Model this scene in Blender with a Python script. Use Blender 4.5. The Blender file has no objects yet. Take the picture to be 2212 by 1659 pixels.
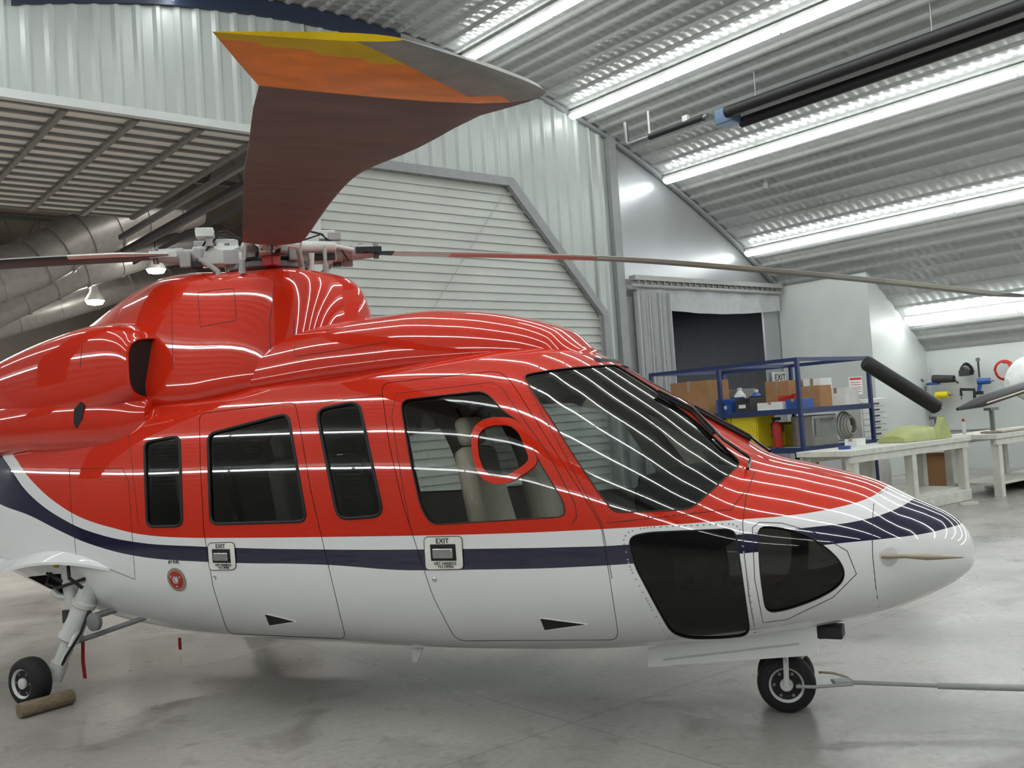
import bpy, bmesh, math, random
import numpy as np
from math import sin, cos, pi, atan2, radians, sqrt
from mathutils import Vector, Matrix
from mathutils.bvhtree import BVHTree
from mathutils.geometry import delaunay_2d_cdt
random.seed(4)
SC = bpy.context.scene; COL = SC.collection
SC.view_settings.view_transform = 'Standard'
# ------------------------------------------------------------------ camera
F, CX, CY, H = 2100.0, 1106.0, 829.5, 1.77
phi = math.atan(.067); al = radians(2.24); cr, sr = cos(phi), sin(phi)
Rv = Vector((1,0,0)); Uv = Vector((0,-sin(al),cos(al))); Fv = Vector((0,cos(al),sin(al)))
CAM = Vector((0,0,H))
cam = bpy.data.objects.new('camera', bpy.data.cameras.new('camera')); COL.objects.link(cam)
X = Rv*cr-Uv*sr; Y = Rv*sr+Uv*cr; Z = -Fv
mm = Matrix((X,Y,Z)).transposed().to_4x4(); mm.translation = CAM
cam.matrix_world = mm; cam.data.sensor_width = 36; cam.data.lens = 36*F/2212; cam.data.clip_end = 200; cam.data.clip_start=.05
SC.camera = cam
def ray(px,py):
    u=px-CX; v=py-CY
    return Fv+Rv*((cr*u-sr*v)/F)-Uv*((sr*u+cr*v)/F)
def at_z(px,py,z):
    d=ray(px,py); return CAM+d*((z-H)/d.z)
PSI = radians(39.3); WD = Vector((cos(PSI),sin(PSI),0)); AD = Vector((-sin(PSI),cos(PSI),0))
def room(p): return (p.dot(WD), p.dot(AD), p.z)
def at_W(px,py,W):
    d=ray(px,py); return room(CAM+d*(W/d.dot(WD)))
def at_A(px,py,A):
    d=ray(px,py); return room(CAM+d*(A/d.dot(AD)))
def RW(W,A,z): return WD*W+AD*A+Vector((0,0,z))
def arch(W): return 8.75-.029*(W-8)**2
# helicopter frame
N = at_z(1703,1525,0); TH = radians(26.3)
HM = Matrix.Translation(N) @ Matrix.Rotation(-TH,4,'Z'); HI = HM.inverted()
OL = HI @ CAM
def lray(px,py): return HI.to_3x3() @ ray(px,py)
def at_y(px,py,y):
    d=lray(px,py); return OL+d*((y-OL.y)/d.y)
# ------------------------------------------------------------------ materials
def lin(c):
    return tuple(((v/255)/12.92 if v/255<=.04045 else ((v/255+.055)/1.055)**2.4) for v in c)
MATS={}
def M(name,col,rough=.5,metal=0,coat=0,noise=.08,ns=6,bump=0,bs=40,emis=0,spec=.5,stretch=None):
    m=bpy.data.materials.new(name); m.use_nodes=True; nt=m.node_tree; b=nt.nodes['Principled BSDF']
    c=lin(col)
    tc=nt.nodes.new('ShaderNodeTexCoord'); src=tc.outputs['Object']
    if stretch:
        mp=nt.nodes.new('ShaderNodeMapping'); mp.inputs['Scale'].default_value=stretch; nt.links.new(src,mp.inputs[0]); src=mp.outputs[0]
    nz=nt.nodes.new('ShaderNodeTexNoise'); nz.inputs['Scale'].default_value=ns; nz.inputs['Detail'].default_value=5; nt.links.new(src,nz.inputs['Vector'])
    rp=nt.nodes.new('ShaderNodeValToRGB'); rp.color_ramp.elements[0].position=.3; rp.color_ramp.elements[1].position=.7
    rp.color_ramp.elements[0].color=tuple(v*(1-noise) for v in c)+(1,); rp.color_ramp.elements[1].color=tuple(min(1,v*(1+noise)) for v in c)+(1,)
    nt.links.new(nz.outputs['Fac'],rp.inputs[0]); nt.links.new(rp.outputs[0],b.inputs['Base Color'])
    b.inputs['Roughness'].default_value=rough; b.inputs['Metallic'].default_value=metal; b.inputs['Coat Weight'].default_value=coat; b.inputs['Coat Roughness'].default_value=.015
    b.inputs['Specular IOR Level'].default_value=spec
    if bump:
        n2=nt.nodes.new('ShaderNodeTexNoise'); n2.inputs['Scale'].default_value=bs; nt.links.new(src,n2.inputs['Vector'])
        bp=nt.nodes.new('ShaderNodeBump'); bp.inputs['Strength'].default_value=bump; bp.inputs['Distance'].default_value=.02
        nt.links.new(n2.outputs['Fac'],bp.inputs['Height']); nt.links.new(bp.outputs[0],b.inputs['Normal'])
    if emis:
        b.inputs['Emission Color'].default_value=c+(1,); b.inputs['Emission Strength'].default_value=emis
    MATS[name]=m; return m
def glass(name,tint,ior=1.5):
    m=bpy.data.materials.new(name); m.use_nodes=True; nt=m.node_tree; nt.nodes.clear()
    o=nt.nodes.new('ShaderNodeOutputMaterial'); mx=nt.nodes.new('ShaderNodeMixShader'); tr=nt.nodes.new('ShaderNodeBsdfTransparent'); gl=nt.nodes.new('ShaderNodeBsdfGlossy'); fr=nt.nodes.new('ShaderNodeFresnel')
    tr.inputs[0].default_value=tuple(tint)+(1,); gl.inputs['Roughness'].default_value=.005; fr.inputs[0].default_value=ior
    nt.links.new(fr.outputs[0],mx.inputs[0]); nt.links.new(tr.outputs[0],mx.inputs[1]); nt.links.new(gl.outputs[0],mx.inputs[2]); nt.links.new(mx.outputs[0],o.inputs[0])
    MATS[name]=m; return m
REDC=(210,38,2); NAVC=(8,9,52); WHC=(234,235,235); CIOR=1.85
red=M('red_paint',REDC,.5,0,1,.01,spec=.1); red.node_tree.nodes['Principled BSDF'].inputs['Coat IOR'].default_value=CIOR
white=M('white_paint',WHC,.4,0,1,.02,spec=.1)
black=M('black_rubber',(22,22,23),.55); blackgloss=M('black_gloss',(14,14,15),.2); seam=M('seam_dark',(60,30,26),.6); chrome=M('chrome',(200,200,200),.15,1)
steel=M('grey_steel',(130,132,132),.4,.7); whitemet=M('white_enamel',(205,206,202),.35,0,.3); grey=M('grey_paint',(120,122,122),.5); dgrey=M('dark_grey',(48,48,50),.6); lgrey=M('light_grey_paint',(160,161,158),.45)
cream=M('cream_placard',(234,233,226),.4); lining=M('cabin_lining_grey',(166,162,154),.8); fabric=M('beige_seat_fabric',(204,194,178),.9,bump=.3)
tan=M('tan_metal',(166,154,136),.4,.5); tyre=M('tyre_rubber',(24,24,25),.75,bump=.2)
brown=M('blade_brown',(116,96,90),.6,0,0,.14,7,spec=.06); orange=M('blade_orange',(234,132,16),.3,0,0,.24,14,spec=.2); yellow=M('blade_yellow',(208,174,8),.4,0,0,.15,14,spec=.12); bgrey=M('blade_grey',(136,136,132),.4,0,0,.2,18,spec=.2)
brownred=M('blade_red',(210,66,40),.4); bdark=M('blade_dark_grey',(58,68,72),.5,spec=.1)
g_clear=glass('clear_glass',(.90,.93,.91),1.6); g_screen=glass('windscreen_glass',(.50,.56,.54),1.85); g_cabin=glass('tinted_glass',(.58,.60,.58),1.7); g_chin=glass('dark_tinted_glass',(.26,.26,.25),1.55)
wallwhite=M('wall_white',(198,202,199),.45,noise=.04,ns=1.5); cladding=M('white_cladding',(176,182,178),.4,.1,noise=.05,ns=1.2)
silver=M('silver_panel',(180,183,184),.35,.5,noise=.05,ns=1)
ceilm=M('ceiling_cladding',(168,170,168),.28,.15,noise=.05,ns=.8)
nt=ceilm.node_tree; tcn=[n for n in nt.nodes if n.type=='TEX_COORD'][0]
wv=nt.nodes.new('ShaderNodeTexWave'); wv.wave_type='BANDS'; wv.bands_direction='Y'; wv.wave_profile='SIN'; wv.inputs['Scale'].default_value=1.6; nt.links.new(tcn.outputs['Object'],wv.inputs['Vector'])
bpn=nt.nodes.new('ShaderNodeBump'); bpn.inputs['Strength'].default_value=.6; bpn.inputs['Distance'].default_value=.02; nt.links.new(wv.outputs['Fac'],bpn.inputs['Height']); nt.links.new(bpn.outputs[0],nt.nodes['Principled BSDF'].inputs['Normal'])
trimgrey=M('trim_grey',(140,143,143),.5); sidingw=M('door_siding',(186,190,184),.5,noise=.05,ns=1)
dark=M('dark_room',(84,86,90),.8); farwall=M('far_wall',(124,118,110),.8,noise=.15,ns=.6); bluesteel=M('blue_rack_steel',(30,48,94),.45)
card=M('cardboard',(160,120,82),.85); yel=M('yellow_enamel',(220,200,30),.4); stain=M('stainless',(170,170,166),.3,.8); bench=M('bench_white',(205,205,196),.55,noise=.1)
greenp=M('pale_green_composite',(166,174,112),.5); wood=M('weathered_wood',(128,112,90),.85,noise=.3,ns=20,bump=.5,stretch=(1,6,6)); bluep=M('blue_plastic',(40,80,150),.4); redp=M('red_plastic',(180,40,34),.5)
curt=M('grey_curtain',(180,183,184),.8); duct=M('duct_silver',(172,170,166),.4,.5,noise=.1); panelm=M('lifted_door_panel',(216,213,206),.6,noise=.06,ns=1); paper=M('white_paper',(225,225,222),.8); redtag=M('red_strap',(160,28,34),.8)
tube_e=M('fluorescent_tube',(246,250,250),.4,noise=0,emis=16); lamp_e=M('lamp_glow',(255,250,240),.4,noise=0,emis=60); padw=M('white_cover',(222,224,222),.6)
# floor material
fl=bpy.data.materials.new('concrete_floor'); fl.use_nodes=True; nt=fl.node_tree; b=nt.nodes['Principled BSDF']
tc=nt.nodes.new('ShaderNodeTexCoord')
def nnoise(sc,det,d=0):
    n=nt.nodes.new('ShaderNodeTexNoise'); n.inputs['Scale'].default_value=sc; n.inputs['Detail'].default_value=det; n.inputs['Distortion'].default_value=d; nt.links.new(tc.outputs['Object'],n.inputs['Vector']); return n.outputs['Fac']
def ramp(src,p0,c0,p1,c1):
    r=nt.nodes.new('ShaderNodeValToRGB'); e=r.color_ramp.elements; e[0].position=p0; e[0].color=tuple(c0)+(1,); e[1].position=p1; e[1].color=tuple(c1)+(1,); nt.links.new(src,r.inputs[0]); return r.outputs[0]
def mul(a,bb):
    m=nt.nodes.new('ShaderNodeMixRGB'); m.blend_type='MULTIPLY'; m.inputs[0].default_value=1; nt.links.new(a,m.inputs[1]); nt.links.new(bb,m.inputs[2]); return m.outputs[0]
base=ramp(nnoise(.6,8,.8),.32,lin((134,132,127)),.68,lin((170,167,161)))
st=ramp(nnoise(1.5,8,.9),.30,(.66,.65,.63),.42,(1,1,1))
st2=ramp(nnoise(4.5,8,1.3),.30,(.80,.79,.77),.40,(1,1,1))
fine=ramp(nnoise(24,6),.3,(.86,.86,.86),.7,(1.08,1.08,1.08))
sep=nt.nodes.new('ShaderNodeSeparateXYZ'); nt.links.new(tc.outputs['Object'],sep.inputs[0])
def joint(out,off):
    a=nt.nodes.new('ShaderNodeMath'); a.operation='ADD'; a.inputs[1].default_value=off; nt.links.new(out,a.inputs[0])
    p=nt.nodes.new('ShaderNodeMath'); p.operation='PINGPONG'; p.inputs[1].default_value=2.5; nt.links.new(a.outputs[0],p.inputs[0])
    return ramp(p.outputs[0],.003,(.66,.66,.64),.009,(1,1,1))
colr=mul(mul(mul(mul(mul(base,st),st2),fine),joint(sep.outputs[0],1.2)),joint(sep.outputs[1],.7))
nt.links.new(colr,b.inputs['Base Color'])
rr=nt.nodes.new('ShaderNodeMapRange'); rr.inputs['To Min'].default_value=.16; rr.inputs['To Max'].default_value=.46; nt.links.new(nnoise(1.2,6),rr.inputs[0]); nt.links.new(rr.outputs[0],b.inputs['Roughness'])
bp=nt.nodes.new('ShaderNodeBump'); bp.inputs['Strength'].default_value=.12; bp.inputs['Distance'].default_value=.01; nt.links.new(nnoise(14,6),bp.inputs['Height']); nt.links.new(bp.outputs[0],b.inputs['Normal'])
# ------------------------------------------------------------------ mesh builder
def frame(ax):
    ax=Vector(ax).normalized(); t=Vector((0,0,1)) if abs(ax.z)<.9 else Vector((1,0,0))
    u=t.cross(ax).normalized(); return u,ax.cross(u).normalized(),ax
class MB:
    def __init__(s): s.v=[]; s.f=[]; s.m=[]
    def add(s,vs,fs,mi=0):
        o=len(s.v); s.v+= [tuple(p) for p in vs]; s.f+=[tuple(i+o for i in f) for f in fs]
        s.m+= mi if isinstance(mi,list) else [mi]*len(fs); return s
    def box(s,c,size,rot=None,mi=0,taper=1):
        c=Vector(c); hx,hy,hz=[a/2 for a in size]; vs=[]
        for z in (-1,1):
            k=taper if z>0 else 1
            for x,y in ((-1,-1),(1,-1),(1,1),(-1,1)):
                p=Vector((x*hx*k,y*hy*k,z*hz)); p=(rot@p if rot else p); vs.append(c+p)
        return s.add(vs,[(3,2,1,0),(4,5,6,7),(0,1,5,4),(1,2,6,5),(2,3,7,6),(3,0,4,7)],mi)
    def rings(s,rs,mi=0,cap0=True,cap1=True,close=True):
        n=len(rs[0]); vs=[p for r in rs for p in r]; fs=[]; ms=[]
        for i in range(len(rs)-1):
            for j in range(n if close else n-1):
                k=(j+1)%n; fs.append((i*n+j,i*n+k,(i+1)*n+k,(i+1)*n+j)); ms.append(mi(i,j) if callable(mi) else mi)
        d=mi(0,0) if callable(mi) else mi
        if cap0: fs.append(tuple(range(n-1,-1,-1))); ms.append(d)
        if cap1: fs.append(tuple((len(rs)-1)*n+j for j in range(n))); ms.append(mi(len(rs)-2,0) if callable(mi) else d)
        return s.add(vs,fs,ms)
    def tube(s,pts,r,seg=8,mi=0,closed=False):
        pts=[Vector(p) for p in pts]; n=len(pts); rs=[]; u=None
        for i in range(n):
            if closed: t=pts[(i+1)%n]-pts[i-1]
            else: t=pts[min(i+1,n-1)]-pts[max(i-1,0)]
            if t.length<1e-9: t=Vector((0,0,1))
            t.normalize()
            if u is None: u,_,_=frame(t)
            u=(u-t*u.dot(t)); 
            if u.length<1e-6: u,_,_=frame(t)
            u.normalize(); w=t.cross(u); q=r[i] if isinstance(r,(list,tuple)) else r
            rs.append([pts[i]+(u*cos(2*pi*k/seg)+w*sin(2*pi*k/seg))*q for k in range(seg)])
        if closed: rs.append(rs[0])
        return s.rings(rs,mi,not closed,not closed)
    def lathe(s,o,ax,prof,seg=24,mi=0,a0=0):
        u,w,a=frame(ax); o=Vector(o)
        return s.rings([[o+a*t+(u*cos(2*pi*k/seg+a0)+w*sin(2*pi*k/seg+a0))*max(r,1e-4) for k in range(seg)] for t,r in prof],mi)
    def prism(s,poly,vec,mi=0):
        vec=Vector(vec); return s.rings([[Vector(p) for p in poly],[Vector(p)+vec for p in poly]],mi)
    def build(s,name,mats,parent=None,smooth=True,bev=0,normals=None,ang=38):
        me=bpy.data.meshes.new(name); me.from_pydata(s.v,[],s.f); me.validate()
        mats=mats if isinstance(mats,(list,tuple)) else [mats]
        for m in mats: me.materials.append(m)
        if len(s.m)==len(me.polygons): me.polygons.foreach_set('material_index',s.m)
        if normals is None:
            bm=bmesh.new(); bm.from_mesh(me); bmesh.ops.recalc_face_normals(bm,faces=bm.faces); bm.to_mesh(me); bm.free()
        me.polygons.foreach_set('use_smooth',[bool(smooth)]*len(me.polygons))
        if smooth and normals is None: me.set_sharp_from_angle(angle=radians(ang))
        if normals is not None: me.normals_split_custom_set_from_vertices([tuple(n) for n in normals])
        o=bpy.data.objects.new(name,me); COL.objects.link(o)
        if parent: o.parent=parent
        if bev:
            bm=o.modifiers.new('bevel','BEVEL'); bm.width=bev; bm.segments=2; bm.limit_method='ANGLE'
        return o
def thing(name,label,cat,loc=(0,0,0),rot=(0,0,0),group=None):
    o=bpy.data.objects.new(name,None); COL.objects.link(o); o.location=loc; o.rotation_euler=rot; o.empty_display_size=.1
    tag(o,label,cat,group); return o
def tag(o,label,cat,group=None):
    o['label']=label; o['category']=cat
    if group: o['group']=group
    return o
def rthing(name,label,cat,W,A,z=0,group=None,rz=0): return thing(name,label,cat,RW(W,A,z),(0,0,PSI+rz),group)
def rone(name,mb,mats,label,cat,W,A,z=0,group=None,rz=0,bev=0):
    o=mb.build(name,mats,bev=bev); o.location=RW(W,A,z); o.rotation_euler=(0,0,PSI+rz); return tag(o,label,cat,group)
def struct(name,mb,mats,smooth=True,bev=0,ang=38,parent=None):
    o=mb.build(name,mats,parent,smooth,bev,ang=ang)
    if not parent: o.rotation_euler=(0,0,PSI); o['kind']='structure'
    return o
def text(name,body,size,mat,parent,o,ux,uy,extr=.0012,align='CENTER'):
    cu=bpy.data.curves.new('t','FONT'); cu.body=body; cu.size=size; cu.align_x=align; cu.align_y='CENTER'; cu.extrude=extr; cu.space_line=.8
    ob=bpy.data.objects.new('t',cu); COL.objects.link(ob); bpy.context.view_layer.update()
    me=bpy.data.meshes.new_from_object(ob.evaluated_get(bpy.context.evaluated_depsgraph_get())); bpy.data.objects.remove(ob)
    ux=Vector(ux).normalized(); uy=Vector(uy); uy=(uy-ux*uy.dot(ux)).normalized(); m=Matrix((ux,uy,ux.cross(uy))).transposed().to_4x4(); m.translation=Vector(o)
    me.transform(m); me.materials.clear(); me.materials.append(mat)
    q=bpy.data.objects.new(name,me); COL.objects.link(q); q.parent=parent; return q
# ================================================================== ROOM
s=MB(); s.add([(-14,-15,0),(27,-15,0),(27,42,0),(-14,42,0)],[(0,1,2,3)]); o=struct('floor',s,fl); 
prof=[]; w=-9.3
while w<25.3:
    for dw,dz in ((0,0),(.04,-.035),(.09,-.035),(.13,0)): prof.append((w+dw,arch(w+dw)+dz))
    w+=.3
s=MB(); s.rings([[(a,y,z) for a,z in prof] for y in (-14,14.02)],close=False,cap0=False,cap1=False); struct('ceiling',s,ceilm,ang=20)
def zbot(W):
    if W<7.35: return 6.6
    if W<7.6: return 0
    if W<11.6: return 6.2
    if W<13.85: return 6.2-(W-11.6)*(6.2-3.78)/2.25
    return 0
ws=[]; w=-9.3
while w<14.3:
    ws+=[(w,0),(w+.05,-.04),(w+.1,-.04),(w+.15,0)]; w+=.3
ws+=[(7.3499,0),(7.3501,0),(7.5999,0),(7.6001,0),(11.6,0),(13.8499,0),(13.8501,0),(14.4,0)]
ws.sort(); s=MB()
for (a,d),(b2,e) in zip(ws,ws[1:]):
    if b2-a<1e-6: continue
    mid=(a+b2)/2
    za,zb_=zbot(a+1e-5),zbot(b2-1e-5)
    if not(11.6<=mid<=13.85): za=zb_=zbot(mid)
    if arch(a)<za or arch(b2)<zb_: continue
    s.add([(a,14+d,za),(b2,14+e,zb_),(b2,14+e,arch(b2)+.05),(a,14+d,arch(a)+.05)],[(0,1,2,3)])
struct('wall_back',s,cladding,ang=15)
s=MB(); s.box((-9.6+4,14,3.2),(7.3,.1,6.9)); struct('wall_left',s,cladding)
s=MB(); n=24; a0,a1=14.4,19.95
top=[(a0+(a1-a0)*i/n) for i in range(n+1)]
for a,b2 in zip(top,top[1:]): s.add([(a,14.05,4.15),(b2,14.05,4.15),(b2,14.05,arch(b2)+.05),(a,14.05,arch(a)+.05)],[(0,1,2,3)])
s.box((19.65,14.05,2.1),(.6,.06,4.2)); struct('wall_silver',s,silver)
s=MB(); s.box((14.45,13.93,3.9),(.22,.1,7.6)); s.box((14.75,13.97,2.1),(.35,.06,4.2)); struct('trim_1',s,trimgrey)
for nm,c0,c1,mt,wd in (('trim_2',3.2,9.4,M('navy_trim',(22,34,58),.5),.28),('trim_3',9.4,19.9,trimgrey,.1)):
    s=MB(); q=[c0+(c1-c0)*i/30 for i in range(31)]
    s.rings([[(a,13.9,arch(a)-.02),(a,13.9,arch(a)-wd),(a,13.98,arch(a)-wd),(a,13.98,arch(a)-.02)] for a in q]); struct(nm,s,mt)
s=MB(); s.box((-.9,13.93,6.56),(16.5,.12,.12)); s.box((7.47,13.92,3.1),(.26,.12,6.2)); struct('trim_4',s,wallwhite)
s=MB(); z=0
def wr(z): return 13.85 if z<3.78 else 13.85-(z-3.78)*2.25/2.42
while z<6.19:
    z1=min(z+.155,6.2)
    s.add([(7.6,13.99,z),(wr(z),13.99,z),(wr(z1),14.02,z1),(7.6,14.02,z1)],[(0,1,2,3)])
    s.add([(7.6,14.02,z1),(wr(z1),14.02,z1),(wr(z1),13.99,z1),(7.6,13.99,z1)],[(0,1,2,3)]); z=z1
d1=struct('door_1',s,sidingw,ang=10)
s=MB(); s.prism([(7.6,13.86,6.2),(11.65,13.86,6.2),(11.72,13.86,6.36),(7.6,13.86,6.36)],(0,.1,0)); 
s.prism([(11.6,13.86,6.2),(13.85,13.86,3.78),(14.0,13.86,3.84),(11.72,13.86,6.36)],(0,.1,0)); s.box((13.9,13.9,1.9),(.12,.1,3.8)); struct('door_trim',s,trimgrey,parent=d1)
s=MB(); s.tube([(9.4,13.96,3.4),(11.5,13.96,6.0)],.006); struct('cable',s,lgrey,parent=d1)
s=MB(); s.box((-.6,17.3,6.62),(14.8,6.3,.06)); d2=struct('door_2',s,panelm)
ribm=M('rib_grey',(126,127,124),.5,.3)
for i in range(16):
    s=MB(); s.box((-.6,14.2+i*.415,6.57),(14.8,.06,.05)); struct('door_rib',s,ribm,parent=d2)
for i in range(16):
    s=MB(); s.box((-7.9+i*.98,17.3,6.555),(.09,6.3,.09)); struct('door_stile',s,ribm,parent=d2)
for q,zz in ((7.05,6.45),(7.3,6.2)):
    s=MB(); s.box((q,18,zz),(.1,8,.1)); struct('door_track',s,steel,parent=d2)
    s=MB(); s.box((q,18,zz-.3),(.04,8,.08)); struct('door_track',s,dgrey,parent=d2)
s=MB(); s.box((0,38,5),(30,.1,10)); s.box((14.6,26,5),(.1,24,10)); s.box((-13.5,26,5),(.1,24,10)); struct('wall_far',s,farwall)
s=MB(); s.box((0,26,9.4),(30,24,.1)); struct('ceiling_far',s,farwall)
s=MB(); s.add([(14.9,14.1,0),(20,14.1,0),(20,19,0),(14.9,19,0),(14.9,14.1,4.5),(20,14.1,4.5),(20,19,4.5),(14.9,19,4.5)],[(1,2,6,5),(2,3,7,6),(3,0,4,7),(4,5,6,7),(0,1,2,3)]); struct('wall_doorway_room',s,dark)
s=MB(); s.box((16.1,16.5,1.75),(.55,.05,3.5)); 
for zz in (.05,1.2,2.3,3.45): s.box((16.1,16.46,zz),(.6,.08,.07))
struct('door_3',s,M('pale_glazed_door',(150,176,176),.3))
s=MB(); s.add([(19.95,14,0),(19.95,11.64,0),(19.95,11.64,arch(19.95)+.03),(19.95,14,arch(19.95)+.03)],[(0,1,2,3)])
q=[19.95+(22.3-19.95)*i/10 for i in range(11)]
for a,b2 in zip(q,q[1:]): s.add([(a,11.64,0),(b2,11.64,0),(b2,11.64,arch(b2)+.03),(a,11.64,arch(a)+.03)],[(0,1,2,3)])
struct('wall_partition',s,wallwhite)
s=MB(); s.add([(22.3,-14,0),(22.3,14,0),(22.3,14,2.85),(22.3,-14,2.85)],[(0,1,2,3)]); struct('wall_right',s,wallwhite)
s=MB(); q=[-9.3+34.5*i/40 for i in range(41)]
for a,b2 in zip(q,q[1:]): s.add([(a,-13.9,0),(b2,-13.9,0),(b2,-13.9,max(arch(b2),0)+.03),(a,-13.9,max(arch(a),0)+.03)],[(0,1,2,3)])
struct('wall_front',s,cladding)
words={1:'nearest the ridge, ending beside the orange blade tip',2:'just above the black heater tubes',3:'just below the black heater tubes',4:'second from lowest on right side of the arch',5:'lowest on the right side, above the pegboard tools',
0:'running along the ridge of the arch',-1:'first left of the ridge, over the helicopter',-2:'second left of the ridge of the arch',-3:'third left of the ridge of the arch',-4:'fourth left of the ridge of the arch',-5:'fifth left of the ridge, low on the arch'}
for k in range(-5,6):
    W=8+2.65*k; A1=13.85 if k not in(5,0) else (11.5 if k==5 else 8.0); L=2.46; K=1.5 if k==5 else .8
    sl=-2*.029*(W-8)
    t=thing('strip_light','white fluorescent strip light run '+words[k],'light',RW(W,A1,arch(W)-.19),(0,-math.atan(sl),PSI),'fluorescent strip light runs on the arched ceiling')
    nseg=10 if k!=0 else 8
    s=MB(); s.box((0,-nseg*L/2,.065),(.11,nseg*L,.08)); s.build('housing',whitemet,t,smooth=False)
    for i in range(nseg):
        s=MB(); s.rings([[(-.10*K,y,.0),(-.08*K,y,-.035),(0,y,-.05),(.08*K,y,-.035),(.10*K,y,.0),(0,y,.02)] for y in (-i*L-.03,-(i+1)*L+.03)]); s.build('tube',tube_e,t,smooth=False)
t=rthing('tube_heater','long pair of black radiant heater tubes with silver reflector hung under ceiling','heater',14.0,10.6,7.0)
s=MB(); s.tube([(0,0,0),(0,-17,0)],.10,14); s.build('burner_tube',black,t)
s=MB(); s.tube([(.42,0,-.12),(.42,-17,-.12)],.10,14); s.build('return_tube',black,t)
s=MB(); s.rings([[(.08,y,.06),(.1,y,.1),(.3,y,.06),(.36,y,-.02),(.34,y,-.04),(.28,y,.03),(.12,y,.07)] for y in (-.1,-17)]); s.build('reflector',silver,t)
s=MB(); s.box((.2,.12,-.02),(.36,.34,.28)); s.build('burner_box',M('burner_blue',(96,120,150),.5),t,bev=.02)
for i in range(5):
    s=MB(); s.tube([(.2,-.5-i*3.2,.1),(.2,-.5-i*3.2,.62)],.012); s.build('hanger',steel,t)
t=rthing('gas_pipe','grey gas pipe with elbow feeding the heater tubes from the end wall','pipe',13.85,12.9,7.0)
s=MB(); s.tube([(0,0,.45),(0,0,.05),(0,-.05,0),(0,-2.0,0)],.045,10); s.build('pipe_run',steel,t)
s=MB(); s.tube([(0,-.6,0),(0,-1.9,0)],.06,10); s.build('insulation',black,t)
s=MB(); s.tube([(0,-.6,.02),(0,-.6,.5)],.02); s.build('hanger_rod',whitemet,t)
s=MB(); s.box((0,-1.5,.09),(.07,.12,.12)); s.build('valve',whitemet,t)
for px,py,lab,W in ((1655,398,'small grey hanging detector under the ceiling between light runs',16.9),(1706,380,'round dark sensor puck hung from the ceiling cladding',17.2)):
    w_,a_,z_=at_W(px,py,W); t=rthing('ceiling_sensor',lab,'sensor',w_,a_,z_)
    s=MB(); s.tube([(0,0,.05),(0,0,arch(w_)-z_)],.012); s.build('stem',steel,t)
    s=MB(); s.lathe((0,0,-.12),(0,0,1),[(0,.03),(.02,.06),(.15,.065),(.2,.02)],12); s.build('housing',grey,t)
t=rthing('curtain','grey pleated curtain gathered at left side of dark doorway','curtain',14.75,13.8,0)
s=MB(); m=46
s.rings([[(i/m*1.0,.07*sin(i*1.35)+.03*sin(i*.5),z) for i in range(m+1)] for z in (.05,1.5,3,4.3)],close=False,cap0=False,cap1=False); s.build('cloth',curt,t)
s=MB(); s.tube([(-.1,0,4.42),(5.0,0,4.42)],.04); s.box((2.5,.02,4.58),(5.1,.18,.1)); 
for i in range(24): s.box((.1+i*.2,0,4.5),(.03,.05,.1))
s.build('track',lgrey,t)
s=MB(); s.rings([[(i/40*4.9+.1,.05+.02*sin(i*.9),z+.12*sin(pi*i/40)*(-1 if z<4.2 else 0)) for i in range(41)] for z in (4.4,4.0)],close=False,cap0=False,cap1=False); s.build('valance',curt,t)
t=rthing('exit_sign','white exit sign with dark letters beside the dark doorway','sign',19.6,13.9,2.4)
s=MB(); s.box((0,0,0),(.5,.06,.28)); s.build('panel',whitemet,t,bev=.01)
text('lettering','EXIT',.21,M('sign_black',(40,30,30),.6),t,(0,-.034,0),(1,0,0),(0,0,1))
def aduct(label,pts,r):
    s=MB(); P=[]
    pts=[RW(*p) for p in pts]
    for a,b2 in zip(pts,pts[1:]):
        P+= [a.lerp(b2,i/6) for i in range(6)]
    P.append(pts[-1]); s.tube(P,r,20)
    for i in range(2,len(P)-2,3): 
        d=(P[i+1]-P[i-1]).normalized(); s.lathe(P[i]-d*.03,d,[(0,r),(0,r*1.05),(.06,r*1.05),(.06,r)],20)
    o=s.build('air_duct',duct); tag(o,label,'duct')
def dp(px,py,A): return at_A(px,py,A)
aduct('upper round silver air duct in the far hall, behind the raised door',[dp(420,440,25),dp(280,470,25),dp(160,520,25),dp(60,575,25),dp(-160,640,25)],.62)
aduct('middle round silver air duct in the far hall, elbowing down left',[dp(480,520,27),dp(300,545,27),dp(150,590,27),dp(20,650,27),dp(-200,760,27)],.5)
aduct('lower thin silver air duct in far hall near the engine cowl',[dp(420,600,30),dp(250,625,30),dp(100,670,30),dp(-100,730,30)],.42)
for px,py,A,lab in ((337,582,26.0,'bright round high bay lamp hanging just left of rotor hub'),(205,650,28.2,'bright round high bay lamp lower left above the engine cowl')):
    W,A,z=at_A(px,py,A); t=rthing('high_bay_lamp',lab,'lamp',W,A,z)
    s=MB(); s.lathe((0,0,0),(0,0,1),[(0,.26),(.05,.26),(.25,.14),(.4,.1),(.5,.05)],20); s.build('shade',whitemet,t)
    s=MB(); s.lathe((0,0,-.12),(0,0,1),[(0,.05),(.03,.2),(.12,.25)],20); s.build('bulb',lamp_e,t)
    s=MB(); s.tube([(0,0,.5),(0,0,9.3-z)],.015); s.build('cord',dgrey,t)
for i,A in enumerate((18.5,23,33)):
    s=MB(); s.box((0,0,1.0),(27,.12,.12)); s.box((0,0,0),(27,.12,.12))
    for k in range(27): s.tube([(-13.5+k,0,0),(-13,0,1) if k==0 else (-13.5+k+.5,0,1),(-12.5+k,0,0)],.035,6)
    rone('roof_truss',s,steel,('nearest','middle','farthest')[i]+' grey steel roof truss spanning the far hall ceiling','truss',0,A,8.2)
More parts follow.
